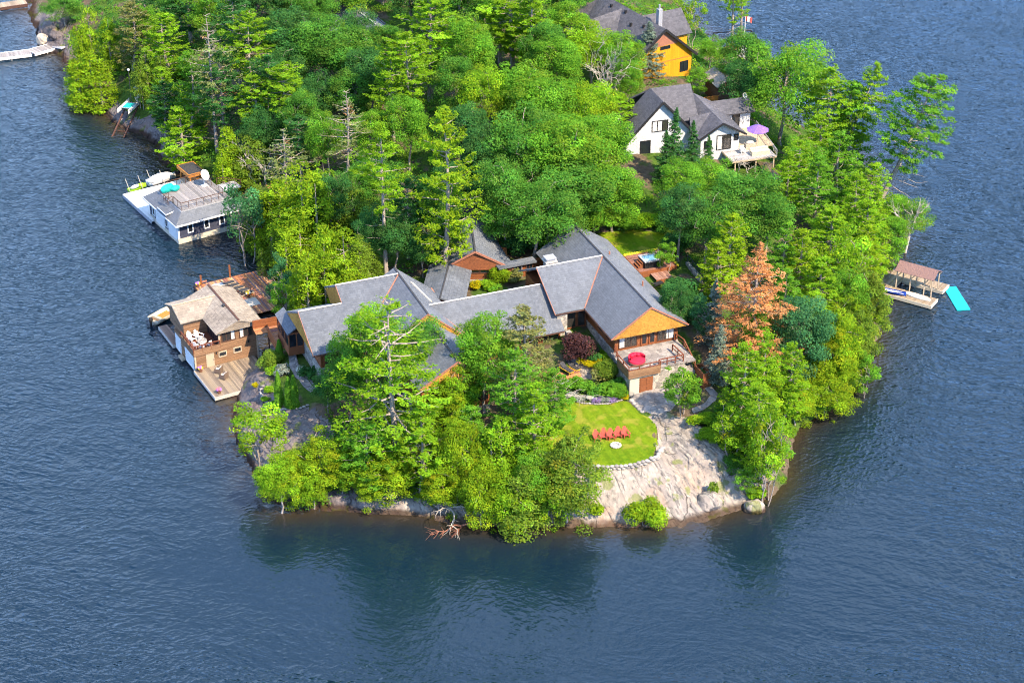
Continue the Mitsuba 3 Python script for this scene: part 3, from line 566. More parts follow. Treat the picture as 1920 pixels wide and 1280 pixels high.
k = part(bh, 'door', box(B, 1.38, 2.38, -.06, 0, .45, 2.55), 'pale_wood'); part(k, 'handle', box(B, 2.2, 2.26, -.1, -.06, 1.3, 1.5), 'dark_metal')
for u, z in ((2.62, 2.05), (6.75, 2.5)): part(bh, 'wall_lamp', [box(B, u, u + .14, -.16, 0, z, z + .32)], 'black')
for v0, v1 in ((.35, 3.3), (4.7, 6.6)):
    k = part(bh, 'boat_door', box(B, -.06, 0, v0, v1, .25, 2.35), 'white_paint', label='white boat door on the water side')
    for i in range(4): part(k, 'panel', box(B, -.09, -.06, v0 + .08, v1 - .08, .32 + i * .51, .76 + i * .51), 'white_paint')
part(bh, 'balcony_floor', box(B, -.1, 3.2, -.1, 4.2, 2.72, 2.84), 'rail_red')
part(bh, 'parapet', [box(B, -.14, 3.3, -.18, -.08, 2.4, 3.3), box(B, -.18, -.08, -.08, 4.1, 2.4, 3.3)], 'siding_brown')
railing(bh, FP(B, (3.2, -.12, 2.84), (-.12, -.12, 2.84), (-.12, 4.1, 2.84)), .95, every=1.1, rails=(1.0,))
part(bh, 'corner_board', [box(B, -.08, .12, -.08, .0, .1, 2.4), box(B, 7.85, 8.02, -.07, .02, .1, 4.9), box(B, 3.12, 3.3, -.02, .06, 2.8, 4.9)], 'pale_wood')
GREYB = [(.30, .235, .175), (.37, .295, .215), (.26, .205, .155), (.41, .32, .22)]
REDB = [(.56, .22, .09), (.66, .32, .14), (.34, .16, .14), (.43, .18, .11), (.74, .42, .21), (.27, .17, .18)]
dk = thing('plank_dock', 'weathered grey plank dock in front of the cedar boathouse', 'dock')
planks(dk, B, -.25, 7.4, -6.95, -.1, .55, True, .2, GREYB, 3)
part(dk, 'frame', [box(B, -.33, -.25, -7.0, -.1, .15, .56), box(B, -.33, 7.4, -7.05, -6.96, .15, .56)], 'stone_pale'); part(dk, 'pile', [box(B, u, u + .25, v, v + .25, -1.5, .4) for u in (0, 2.4, 5) for v in (-6.7, -3.5)], 'rail_dark')
dk2 = thing('plank_dock', 'wide sun deck of red and tan planks behind the cedar boathouse', 'dock')
planks(dk2, B, 7.3, 17.0, 9.3, 19.95, .55, True, .22, REDB, 4, seg=4.5)
part(dk2, 'frame', [box(B, 7.2, 17, 19.96, 20.05, .1, .56), box(B, 7.2, 7.29, 9.3, 19.96, .1, .56)], 'rail_dark'); part(dk2, 'pile', [box(B, u, u + .25, v, v + .25, -1.5, .4) for u in (7.6, 10.5, 13.5) for v in (19.4, 15, 11)], 'rail_dark')
part(dk2, 'mooring_post', [bar(B.p(8.2, 19.8, .5), B.p(8.2, 19.8, 1.9), .2)], 'trim_rust'); part(dk2, 'mooring_post', [bar(B.p(12.2, 19.9, .5), B.p(12.2, 19.9, 2.3), .2)], 'trim_rust')
part(dk2, 'mooring_rail', bar(B.p(7.4, 19.85, .9), B.p(9.0, 19.85, .9), .16), 'copper')
dk3 = thing('plank_dock', 'narrow side dock left of the cedar boathouse', 'dock')
planks(dk3, B, -.3, .78, 6.95, 12.2, .5, True, .2, [(.30, .19, .14), (.38, .25, .19)], 5); part(dk3, 'frame', [box(B, -.38, -.3, 6.9, 12.2, .1, .5), box(B, -.38, .78, 6.86, 6.94, .1, .5)], 'stone_pale')
single('dock_finger', [box(B, -.55, -.08, 3.45, 4.6, .1, .42), box(B, -.5, -.35, 3.5, 3.65, -1, .1)], 'pale_wood', 'stubby landing ledge between the two white boat doors', 'dock')
br = thing('footbridge', 'red plank footbridge from the boathouse to the screened porch', 'bridge')
FB = Frame(H.p(-34.0, 19.6), 21.5)
planks(br, FB, 0, 1.6, 0, 5.6, 4.75, False, .2, REDB[:4], 6); planks(br, FB, -1.5, 0, 4.4, 5.8, 4.72, False, .2, REDB[:4], 7)
part(br, 'parapet', [box(FB, -.08, 0, -.1, 4.4, 4.2, 5.6), box(FB, -1.5, 1.6, 5.8, 5.88, 4.2, 5.8)], 'siding_rust'); part(br, 'post', [box(FB, u, u + .15, v, v + .15, .5, 4.7) for u in (0, 1.4) for v in (.3, 4.6)], 'rail_dark')
# ------------------------------------------------------------------ navy boathouse with white dock
K = Frame(at(335.7, 454, .3), 33)
nb = thing('boathouse', 'navy boathouse with grey hipped skirt roof and a railed roof deck', 'boathouse')
part(nb, 'wall', box(K, 0, 9.4, 0, 9.2, .7, 3.15), 'siding_navy'); part(nb, 'base', box(K, -.06, 9.45, -.06, 9.25, -.3, .72), 'cream')
part(nb, 'corner_board', [box(K, -.05, .2, -.05, .02, .72, 3.15), box(K, -.05, .02, .02, .25, .72, 3.15)], 'white_paint')
for a in (1.35, 3.75, 6.0): win(nb, K, 'f', 0, a, a + .85, 1.25, 2.95, mull=0, frame='white_paint', fw=.15)
for v0, v1 in ((.3, 3.1), (4.3, 7.2)):
    k = part(nb, 'boat_door', box(K, -.05, 0, v0, v1, .35, 2.95), 'white_paint', label='white boat door on the water side')
    for i in range(4): part(k, 'panel', box(K, -.08, -.05, v0 + .1, v1 - .1, .45 + i * .62, .98 + i * .62), 'white_paint')
for v0 in (3.25, 7.4): win(nb, K, 'l', 0, v0, v0 + .85, 1.0, 2.9, mull=0, frame='white_paint', fw=.13)
roofs(nb, 'roof_cedar' if 0 else 'roof_slate', FP(K, (-.65, -.95, 3.2), (9.9, -.95, 3.2), (8.4, .6, 4.4), (1.0, .6, 4.4)), FP(K, (-.65, -.95, 3.2), (1.0, .6, 4.4), (1.0, 8.2, 4.4), (-.65, 9.8, 3.2)), FP(K, (-.65, 9.8, 3.2), (1.0, 8.2, 4.4), (8.4, 8.2, 4.4), (9.9, 9.8, 3.2)), t=.12)
part(nb, 'fascia', [box(K, -.7, 9.9, -1.03, -.95, 2.98, 3.2), box(K, -.73, -.66, -.95, 9.8, 2.98, 3.2)], 'white_paint')
k = part(nb, 'dormer', box(K, -.4, 1.0, 2.2, 4.5, 3.3, 3.64), 'siding_navy'); part(k, 'roof', slab(FP(K, (-.7, 2.0, 3.78), (-.7, 4.7, 3.78), (1.1, 4.7, 4.13), (1.1, 2.0, 4.13)), .08), 'roof_slate'); part(k, 'trim', [box(K, -.75, -.7, 2.0, 4.7, 3.6, 3.78), bar(K.p(-.7, 1.96, 3.7), K.p(1.1, 1.96, 4.05), .06, .14)], 'white_paint')
rd = part(nb, 'roof_deck', [box(K, .85, 8.4, .45, 8.3, 4.3, 4.42)], 'grey_metal')
planks(rd, K, .95, 8.3, .55, 8.2, 4.5, True, .24, [(.36, .33, .32), (.30, .28, .27), (.42, .39, .37)], 8)
railing(nb, FP(K, (1.1, .8, 4.5), (7.7, .8, 4.5)), .95, 'rust_rail', .06, 1.1, (1.0,), .07, glass=1); railing(nb, FP(K, (1.1, .8, 4.5), (1.1, 3.2, 4.5)), .95, 'rust_rail', .06, 1.2, (1.0,), .07, glass=1)
railing(nb, FP(K, (2.4, 8.0, 4.5), (7.7, 8.0, 4.5), (7.7, 5.4, 4.5)), .95, 'rust_rail', .06, 1.3, (1.0,), .07, glass=1); railing(nb, FP(K, (7.7, .8, 4.5), (7.7, 3.0, 4.5)), .95, 'rust_rail', .06, 1.1, (1.0,), .07, glass=1)
railing(nb, FP(K, (1.0, 3.3, 4.5), (.3, 3.3, 4.4), (.3, 4.6, 4.4), (1.0, 4.6, 4.5)), .95, 'rust_rail', .07, .7, (1.0, .5), .07)
part(nb, 'gangway', box(K, 8.4, 11.0, 3.0, 5.2, 4.32, 4.48), 'grey_metal'); railing(nb, FP(K, (8.4, 5.2, 4.5), (9.3, 5.0, 4.5), (11.0, 3.0, 4.5)), .95, 'rust_rail', .06, .8, (1.0, .66, .33), .07)
wd = thing('white_dock', 'white floating dock wrapped round the navy boathouse', 'dock')
part(wd, 'deck', [box(K, -.1, 8.4, 9.3, 17.3, .28, .55), box(K, -.55, -.12, 7.6, 17.3, .28, .55)], 'white_paint'); part(wd, 'skirt', [box(K, -.6, 8.45, 17.3, 17.38, .0, .5), box(K, -.62, -.55, 7.6, 17.38, .0, .5)], 'grey_metal')
for u, v in ((.9, 17.6), (2.8, 17.6), (4.6, 18.6), (6.1, 17.6)): part(wd, 'mooring_pole', tube([K.p(u, v, -.5), K.p(u - .7, v + .2, 2.5)], .05, 6), 'stone_pale')
hu = thing('dock_hut', 'small bar hut with orange fascia and flat dark roof on the white dock', 'hut')
part(hu, 'roof', box(K, 7.6, 9.9, 12.7, 16.4, 3.12, 3.24), 'dark_metal')
part(hu, 'fascia', [box(K, 7.5, 10, 12.58, 12.7, 2.8, 3.28), box(K, 7.48, 7.6, 12.7, 16.5, 2.8, 3.28), box(K, 9.9, 10.02, 12.7, 16.5, 2.8, 3.28), box(K, 7.6, 9.9, 16.4, 16.5, 2.8, 3.28)], 'orange_wood')
part(hu, 'post', [box(K, u, u + .18, v, v + .18, .55, 3.1) for u in (7.8, 9.6) for v in (12.9, 16.0)], 'orange_wood'); part(hu, 'wall', [box(K, 8.9, 9.65, 13.1, 16.0, .55, 2.9)], 'orange_wood'); part(hu, 'counter', [box(K, 7.4, 8.2, 13.1, 16, 1.35, 1.45), box(K, 7.8, 7.95, 13.1, 16, .55, 1.35)], 'pale_wood')
k = thing('covered_furniture', 'patio furniture under a green tarpaulin on the roof deck', 'furniture')
part(k, 'cover', [moved(blob([0, 0, .5], [1.1, .55, .55], 3, .22, 3), K.mat(1.9, 7.0, 4.5, 20)), moved(blob([.9, -.5, .35], [.7, .5, .4], 5, .2, 3), K.mat(1.9, 6.8, 4.5, 20))], 'teal')
k = thing('satellite_dish', 'white satellite dish on the roof deck of the navy boathouse', 'dish')
dm = np.eye(4); dm[:3, :3] = trimesh.transformations.rotation_matrix(math.radians(62), [0, 1, 0])[:3, :3]; dm[:3, 3] = [0, 0, 1.55]
part(k, 'reflector', moved(moved(lathe([(.01, 0), (.35, .05), (.65, .16), (.78, .25), (.78, .28), (.65, .19), (.35, .08), (.01, .03)], 20), dm), K.mat(6.9, 5.9, 4.5, -60)), 'white_paint'); part(k, 'mast', [tube([K.p(6.9, 5.9, 4.5), K.p(6.9, 5.9, 6.0)], .07, 8), box(K, 6.5, 7.3, 5.5, 6.3, 4.5, 4.56)], 'white_paint')
def hull(L, W, Hh, m, sections=14, flat=.35, sheer=.25):
    """an open boat hull: outer and inner skins"""
    t = np.linspace(0, 1, sections); rows = []
    for q in t:
        w = W / 2 * (1 - max(0, (q - flat) / (1 - flat)) ** 2.2); top = Hh * (1 + sheer * q ** 2)
        rows.append([(q * L, -w, top), (q * L, -w * .82, Hh * .35), (q * L, -w * .3, .02), (q * L, 0, 0), (q * L, w * .3, .02), (q * L, w * .82, Hh * .35), (q * L, w, top), (q * L, w * .84, top - .02), (q * L, w * .74, Hh * .45), (q * L, -w * .74, Hh * .45), (q * L, -w * .84, top - .02)])
    v = np.array(rows).reshape(-1, 3); n = 11
    f = []
    for i in range(sections - 1):
        for j in range(n): f.append([i * n + j, i * n + (j + 1) % n, (i + 1) * n + (j + 1) % n, (i + 1) * n + j])
    f = np.array(f); f = np.vstack([f[:, [0, 2, 1]], f[:, [0, 3, 2]]])
    cap = np.array([[0, i, i + 1] for i in range(1, n - 1)])
    return moved((v, np.vstack([f, cap])), m)
k = thing('motor_boat', 'open motor boat with black outboard moored behind the cedar boathouse', 'boat')
m = B.mat(-.5, 13.6, .12, 25); part(k, 'hull', hull(5.2, 2.0, .8, m), 'cream', smooth=40)
part(k, 'deck', moved(box(W0, .5, 2.9, -.62, .62, .40, .52), m), 'orange_wood'); part(k, 'seat', moved(box(W0, .5, .9, -.7, .7, .52, .8), m), 'pale_wood')
part(k, 'outboard', [moved(blob([-.35, 0, .85], [.3, .25, .38], 1, .05), m), moved(box(W0, -.5, -.3, -.1, .1, -.3, .6), m)], 'black', smooth=True)

k = thing('jet_ski', 'lime and white jet ski moored at the white dock', 'jet ski')
m = K.mat(.7, 18.0, .12, 12); part(k, 'hull', hull(2.9, 1.1, .5, m, flat=.45), 'lime', smooth=40); part(k, 'seat', moved(blob([1.0, 0, .65], [.75, .25, .28], 2, .05), m), 'white_paint', smooth=True); part(k, 'cowl', moved(blob([1.95, 0, .6], [.6, .38, .25], 4, .05), m), 'lime', smooth=True); part(k, 'handlebar', moved(bar([1.75, -.4, 1.0], [1.75, .4, 1.0], .06), m), 'black')
k = thing('covered_boat', 'boat under a white cover moored at the white dock', 'boat')
m = K.mat(3.9, 18.5, .12, 8); part(k, 'hull', hull(4.4, 1.8, .7, m), 'white_paint', smooth=40); part(k, 'cover', moved((blob([1.9, 0, .75], [2.0, .9, .55], 6, .1, 3)), m), 'white_paint', smooth=True)
# ------------------------------------------------------------------ white house
WH = Frame(at(1220, 296, 9.0), 17.5)
wh = thing('white_house', 'white sided house with dark shingle roofs and a tall front gable', 'house')
part(wh, 'wall', [wallpoly(WH, [(-3.4, 7.5), (6.3, 7.5), (6.3, 11.5), (1.5, 16.6), (-3.4, 11.5)], .5, 4.5)], 'siding_white')
part(wh, 'wall', box(WH, -3.3, 7.0, 4.5, 10.5, 7.5, 11.6), 'siding_white'); part(wh, 'wall', [wallpoly(WH, [(6.4, 7.6), (12.0, 7.6), (12.0, 12.15), (9.2, 13.75), (6.4, 12.15)], -1.9, 8)], 'siding_white')
part(wh, 'wall', box(WH, 12.0, 16.3, 4.3, 8.2, 7.6, 12.2), 'siding_white')
roofs(wh, 'roof_dark', FP(WH, (1.5, -.1, 17), (1.5, 5.0, 17), (7.0, 5.0, 11.2), (7.0, -.1, 11.2)), FP(WH, (1.5, -.1, 17), (1.5, 5.0, 17), (-4.1, 5.0, 11.2), (-4.1, -.1, 11.2)),
      FP(WH, (1.5, 4.7, 17.02), (7.3, 4.7, 17.02), (7.3, 1.2, 13.2), (1.5, 1.2, 13.2)), FP(WH, (1.4, 4.72, 17), (7.3, 4.72, 17), (7.3, 11, 11.4), (-4.1, 11, 11.4)),
      FP(WH, (9.2, -2.7, 14), (9.2, 8.2, 14), (12.7, 8.2, 12), (12.7, -2.7, 12)), FP(WH, (9.2, -2.7, 14), (9.2, 8.2, 14), (5.8, 8.2, 12), (5.8, -2.7, 12)),
      FP(WH, (9.4, 5.9, 13.4), (16.7, 5.9, 13.4), (16.7, 3.6, 12.15), (9.4, 3.6, 12.15)), FP(WH, (9.4, 5.92, 13.4), (16.7, 5.92, 13.4), (16.7, 8.6, 12.1), (9.4, 8.6, 12.1)),
      FP(WH, (6.0, 1.4, 13.6), (9.1, 1.4, 13.9), (6.5, -2.0, 11.7), (5.0, -1.8, 11.7)), t=.2)
part(wh, 'gable_trim', [bar(WH.p(1.5, -.12, 16.9), WH.p(7.0, -.12, 11.1), .12, .3), bar(WH.p(1.5, -.12, 16.9), WH.p(-4.1, -.12, 11.1), .12, .3), bar(WH.p(9.2, -2.72, 13.9), WH.p(12.7, -2.72, 11.9), .12, .26), bar(WH.p(9.2, -2.72, 13.9), WH.p(5.8, -2.72, 11.9), .12, .26)], 'black')
win(wh, WH, 'f', .5, .2, 2.5, 12.5, 14.1, mull=2, frame='black', glass='window_glass', curtain=[(.0, .3), (.36, .64)]); win(wh, WH, 'f', .5, -1.4, .1, 9.2, 11.4, mull=0, frame='black')
win(wh, WH, 'f', -1.9, 8.7, 10.8, 9.75, 11.9, mull=1, frame='black', glass='window_glass', curtain=[(.0, .35)]); win(wh, WH, 'f', -1.9, 11.2, 11.85, 10.9, 11.8, mull=0, frame='black'); win(wh, WH, 'f', -1.9, 6.9, 8.0, 10.1, 11.3, mull=0, frame='black')
win(wh, WH, 'f', 4.3, 13.6, 14.7, 9.7, 11.9, mull=0, frame='black')
k = part(wh, 'deck', box(WH, 9.5, 16.0, -5.6, -1.95, 9.3, 9.5), 'pale_wood', label='raised deck with pale boards and posts'); part(wh, 'deck', box(WH, 12.1, 17.2, -1.9, 4.2, 9.3, 9.5), 'pale_wood')
planks(k, WH, 9.55, 15.95, -5.55, -2.0, 9.55, False, .3, [(.56, .52, .50), (.50, .46, .44)], 9, t=.05); part(k, 'post', [box(WH, u, u + .18, -5.4, -5.2, 4, 9.3) for u in (10, 13, 15.6)], 'pale_wood')
railing(wh, FP(WH, (16.0, -5.6, 9.5), (17.2, 4.2, 9.5)), .9, 'grey_metal', .05, 1.6, (1.0,), .06, glass=1)
part(wh, 'dish', moved(moved(lathe([(.01, 0), (.3, .06), (.42, .15), (.4, .17), (.01, .03)], 14), dm), WH.mat(16.0, 6, 12.0, -70)), 'grey_metal')
um = thing('parasol', 'purple parasol on the deck of the white house', 'parasol')
m = WH.mat(15.0, -1.2, 9.55); part(um, 'canopy', moved(lathe([(.02, 2.75), (.8, 2.5), (1.55, 2.1), (1.53, 2.06), (.8, 2.45), (.02, 2.7)], 8), m), 'purple'); part(um, 'pole', moved(tube([[0, 0, 0], [0, 0, 2.75]], .03, 6), m), 'grey_metal')
k = thing('covered_sofa', 'long patio sofa under a pale cover at the deck edge', 'sofa'); part(k, 'cover', [moved(box(W0, -1.3, 1.3, -.42, .42, 0, .6), WH.mat(14.0, -4.4, 9.55)), moved(box(W0, -1.3, 1.3, .2, .5, .6, .85), WH.mat(14.0, -4.4, 9.55))], 'cream')
k = thing('covered_grill', 'grill under a pale cover beside the purple parasol', 'grill'); part(k, 'body', moved(box(W0, -.7, .7, -.35, .35, 0, .8), WH.mat(13.4, -2.4, 9.55)), 'tan_cover'); part(k, 'hood', moved(blob([0, 0, .9], [.6, .34, .3], 2, .05), WH.mat(13.4, -2.4, 9.55)), 'stone_pale', smooth=True)
k = thing('patio_chair', 'white patio chair beside the glass door of the white house', 'chair')
for q in ((-.3, .3, -.3, .3, .35, .45), (-.3, .3, .22, .3, .45, 1.0), (-.36, -.3, -.3, .3, .3, .65), (.3, .36, -.3, .3, .3, .65)): part(k, 'panel', moved(box(W0, *q), WH.mat(11.9, -3.4, 9.55)), 'white_paint')
part(k, 'leg', [moved(box(W0, a, a + .06, b, b + .06, 0, .35), WH.mat(11.9, -3.4, 9.55)) for a in (-.3, .24) for b in (-.3, .24)], 'white_paint')
# shed behind
SH = Frame(WH.p(15.8, 14.6), 17.5)
s_ = thing('shed', 'small brown shed with a mossy grey roof behind the white house', 'shed')
part(s_, 'wall', [wallpoly(SH, [(0, 8.2), (2.8, 8.2), (2.8, 11.6), (1.4, 12.3), (0, 11.6)], 0, 4.6)], 'siding_dark')
roofs(s_, 'roof_cedar', FP(SH, (-.35, -.35, 11.5), (1.4, -.35, 12.5), (1.4, 5, 12.5), (-.35, 5, 11.5)), FP(SH, (3.15, -.35, 11.5), (1.4, -.35, 12.5), (1.4, 5, 12.5), (3.15, 5, 11.5)), t=.12); part(s_, 'door', box(SH, .9, 1.8, -.05, 0, 9.2, 11.1), 'siding_dark')
single('wooden_screen', [box(WH, 12.3, 15.4, 13.5, 13.6, 8.5, 10.6), box(WH, 12.3, 15.4, 13.45, 13.49, 10.5, 10.66)], 'orange_wood', 'low orange board fence left of the brown shed', 'fence')
# ------------------------------------------------------------------ orange house
OR = Frame(at(1256, 144, 9.5), 30)
oh = thing('orange_house', 'amber boarded house with a dark complex roof at the top right', 'house')
part(oh, 'wall', [wallpoly(OR, [(-6.2, 7.5), (3.7, 7.5), (3.7, 12.6), (-1.4, 17.0), (-6.2, 12.6)], 0, 13.5)], 'siding_amber'); part(oh, 'wall', box(OR, 3.7, 5.6, 4.0, 9.4, 8, 14.2), 'siding_amber')
part(oh, 'gable', wallpoly(OR, [(-4.1, 14.6), (1.3, 14.6), (-1.4, 16.9)], -.06, 0), 'trim_rust' if 0 else 'copper')
roofs(oh, 'roof_dark', FP(OR, (-1.4, -.5, 17.3), (-1.4, 14, 17.3), (4.3, 14, 12.4), (4.3, -.5, 12.4)), FP(OR, (-1.4, -.5, 17.3), (-1.4, 14, 17.3), (-8.2, 14, 11.6), (-8.2, -.5, 11.6)),
      FP(OR, (-1.4, 6.6, 16.9), (6.1, 6.6, 16.9), (6.1, 3.4, 14.0), (1.2, 3.4, 14.0)), FP(OR, (-1.4, 6.62, 16.9), (6.1, 6.62, 16.9), (6.1, 9.9, 14.0), (1.2, 9.9, 14.0)),
      FP(OR, (-1.6, 10.5, 17.0), (-8.0, 10.5, 16.2), (-8.0, 7.2, 13.4), (-4.5, 7.2, 14.4)), FP(OR, (-1.6, 10.52, 17.0), (-8.0, 10.52, 16.2), (-8.0, 14.5, 13.0), (-3.6, 14.5, 14.6)),
      FP(OR, (-1.4, 14, 17.3), (4.3, 14, 12.4), (2, 19, 13), (-1.4, 18, 16)), FP(OR, (-1.4, 14, 17.3), (-8.2, 14, 11.6), (-7.5, 20.5, 12.4), (-1.4, 18, 16)), t=.2)
part(oh, 'gable_trim', [bar(OR.p(-1.4, -.53, 17.2), OR.p(4.35, -.53, 12.3), .14, .34), bar(OR.p(-1.4, -.53, 17.2), OR.p(-6.8, -.53, 12.7), .14, .34)], 'black'); part(oh, 'belt', box(OR, -6.2, 3.74, -.05, 0, 12.0, 12.15), 'orange_wood')
win(oh, OR, 'f', 0, 1.7, 3.1, 9.9, 11.5, mull=1, frame='black'); win(oh, OR, 'f', 0, -1.9, -.2, 14.0, 14.5, mull=0, frame='black'); win(oh, OR, 'l', -8.0, 8.3, 11.5, 12.6, 15.2, mull=2, frame='rail_dark')
part(oh, 'dormer_wall', box(OR, -7.95, -6.2, 8.2, 12.4, 8, 13.6), 'siding_dark')
ch = part(oh, 'chimney', box(OR, .1, .75, 3.6, 4.3, 14, 18.6), 'grey_metal'); part(ch, 'flue', tube([OR.p(.4, 3.95, 18.6), OR.p(.4, 3.95, 19.3)], .14, 8), 'grey_metal')
for u, v, z in ((-2.6, 3.5, 16.6), (-3.2, 6, 16.2), (-2.2, 9, 17), (-4.5, 12, 15.2), (-2.4, 12.6, 16.8)): part(oh, 'roof_vent', [box(OR, u, u + .3, v, v + .3, z - .6, z + .2)], 'black')
# ------------------------------------------------------------------ far cabin in the wood
CB = Frame((-25.2, 289), 28)
cb = thing('cabin', 'grey roofed cabin half hidden in the wood at the top', 'house')
part(cb, 'wall', box(Frame((-25.4, 283), -61), -.5, 9.5, .4, 5.5, 8, 12.3), 'siding_dark')
CC = Frame((-25.2, 290.7), -61.4)
roofs(cb, 'roof_slate', FP(CC, (0, 0, 14), (10, 0, 14), (10, -4.4, 11.4), (0, -4.4, 11.4)), FP(CC, (0, .02, 14), (10, .02, 14), (10, 4.4, 11.4), (0, 4.4, 11.4)), t=.18); part(cb, 'ridge_cap', bar(CC.p(0, 0, 14.06), CC.p(10, 0, 14.06), .25, .08), 'ridge_pale')
part(cb, 'wall_front', box(CC, .5, 9.5, -3.6, 3.6, 8, 12.0), 'siding_dark')
k = single('cabin_deck', [box(Frame((-30, 276.5), -62), 0, 8.5, -1.2, 1.6, 8.6, 8.9)], 'grey_metal', 'grey deck in the shade below the hidden cabin', 'deck')
# ------------------------------------------------------------------ hot tub terrace
hd = thing('hot_tub_deck', 'red plank deck set in the upper lawn behind the main house', 'deck')
planks(hd, H, 10.7, 15.5, 15.9, 20.5, 8.05, False, .2, [(.34, .15, .10), (.40, .2, .14), (.28, .13, .1)], 11)
part(hd, 'frame', [box(H, 10.6, 15.6, 15.8, 15.9, 7.2, 8.08), box(H, 15.5, 15.6, 15.9, 20.5, 7.2, 8.08), box(H, 10.6, 10.7, 15.9, 20.5, 7.2, 8.08)], 'trim_rust'); 
hd2 = thing('hot_tub_deck', 'small lower plank landing below the hot tub deck', 'deck'); planks(hd2, H, 12.0, 14.2, 13.9, 15.75, 7.7, True, .2, [(.42, .22, .16), (.48, .27, .2)], 12); part(hd2, 'frame', box(H, 11.95, 14.25, 13.85, 13.9, 7.0, 7.7), 'trim_rust')
ht = thing('hot_tub', 'square hot tub with black sides and bubbling water', 'hot tub')
part(ht, 'cabinet', [box(H, 11.6, 13.65, 16.45, 18.4, 8.05, 8.85)], 'black'); part(ht, 'rim', [box(H, 11.55, 13.7, 16.4, 16.7, 8.85, 8.98), box(H, 11.55, 13.7, 18.15, 18.45, 8.85, 8.98), box(H, 11.55, 11.85, 16.7, 18.15, 8.85, 8.98), box(H, 13.4, 13.7, 16.7, 18.15, 8.85, 8.98)], 'grey_metal'); part(ht, 'water', box(H, 11.85, 13.4, 16.7, 18.15, 8.84, 8.9), 'spa_water')
k = thing('tub_steps', 'red wooden steps against the left side of the hot tub', 'steps')
for i in range(3): part(k, 'tread', box(H, 10.85 + .25 * i, 11.1 + .25 * i, 16.8, 18.0, 8.05, 8.3 + .22 * i), 'trim_rust')
single('tub_bench', [box(H, 13.72, 14.15, 17.0, 18.2, 8.05, 8.4)], 'trim_rust', 'low red bench against the right side of the hot tub', 'bench')
k = thing('stone_fence', 'low stone wall with a grey rail below the hot tub deck', 'wall')
part(k, 'wall', [wallpoly_v(H, [(12.6, 5.5), (16.6, 5.5), (16.6, 7.9), (12.6, 7.6)], 17.2, 17.6)], 'stone_wall'); railing(k, FP(H, (17.4, 12.6, 7.6), (17.4, 16.6, 7.9)), .9, 'dark_metal', .07, 1.2, (1.0, .5), .08)
def lounger(name, F, u, v, z, rot, frame, cloth, label, group=None):
    k = thing(name, label, 'lounger', group); m = F.mat(u, v, z, rot)
    part(k, 'frame', [moved(x, m) for x in (box(W0, -.95, .95, -.34, -.28, .26, .33), box(W0, -.95, .95, .28, .34, .26, .33), box(W0, -.95, -.88, -.28, .28, .26, .33), box(W0, .88, .95, -.28, .28, .26, .33))], frame)
    for a in (-.85, .8):
        for b in (-.33, .28): part(k, 'leg', moved(box(W0, a, a + .06, b, b + .06, 0, .26), m), frame)
    part(k, 'seat', moved(box(W0, -.25, .93, -.28, .28, .33, .40), m), cloth); part(k, 'backrest', moved(slab([(-.25, -.28, .42), (-.25, .28, .42), (-.9, .28, .85), (-.9, -.28, .85)], .06), m), cloth)
    return k
lounger('sun_lounger', H, 11.6, 13.2, 7.3, 15, 'black', 'black', 'black sun lounger in the shade below the hot tub deck')
names = ['first', 'second', 'third', 'fourth', 'last']
for i in range(5):
    lounger('sun_lounger', B, 11.1 + .3 * i, 18.0 - .9 * i, .56, 8, 'pale_wood', 'dark_metal', f'{names[i]} charcoal sun lounger in the row on the red sun deck, counted from the lake', 'sun loungers on the red sun deck')
for i in range(2): lounger('sun_lounger', W0, *on_ground(1062 + 12 * i, 700 - 5 * i)[:2], ground(*on_ground(1062 + 12 * i, 700 - 5 * i)[:2]) + .2, -50, 'yellow', 'dark_metal', f'yellow framed lounger with grey cloth in the front garden, {["left", "right"][i]} one', 'loungers in the front garden')
p_ = on_ground(1056, 706); planks(thing('garden_deck', 'small red plank platform under the garden loungers', 'deck'), Frame(p_, 21.5), -1.6, 2.0, -.6, 1.6, ground(*p_[:2]) + .2, False, .2, REDB[:4], 13, t=.3)
single('striped_rug', [box(B, 11.3, 13.0, 11.4, 13.4, .57, .585)], 'stone_pale', 'pale patterned rug on the red sun deck', 'rug'); 
k = thing('low_table', 'low white table at the lake end of the lounger row', 'table'); part(k, 'top', box(B, 9.2, 10.8, 17.8, 18.5, .85, .92), 'white_paint'); part(k, 'leg', [box(B, u, u + .1, v, v + .1, .55, .85) for u in (9.3, 10.6) for v in (17.9, 18.3)], 'white_paint')
# ------------------------------------------------------------------ right dock with its roof
R = Frame(at(1648, 547.5, .5), -32.5)
rk = thing('boat_dock', 'plank boat slip under a small brown roof on the right shore', 'dock')
TANB = [(.46, .35, .24), (.52, .41, .29), (.40, .30, .2)]
planks(rk, R, .05, 7.0, .05, 2.25, .55, False if 0 else True, .22, TANB, 14); planks(rk, R, -1.4, 1.35, 2.25, 6.6, .54, True, .22, TANB, 15); planks(rk, R, 1.35, 6.75, 4.5, 6.6, .55, True, .22, TANB, 16)
part(rk, 'frame', [box(R, 0, 7.08, -.03, .05, .12, .56), box(R, 7.0, 7.08, .05, 2.3, .12, .56), box(R, 1.35, 6.85, 4.42, 4.5, .12, .56), box(R, 6.75, 6.85, 4.5, 6.65, .12, .56)], 'cream'); part(rk, 'pile', [box(R, u, u + .2, v, v + .2, -1.5, .4) for u in (1, 4, 6.6) for v in (.3, 1.9, 4.7, 6.2)], 'rail_dark')
for u in (1.35, 3.2, 5.1, 6.1):
    for v in (2.2, 4.5): part(rk, 'post', bar(R.p(u, v, .5), R.p(u, v, 3.05), .14), 'trim_rust' if 0 else 'pale_wood')
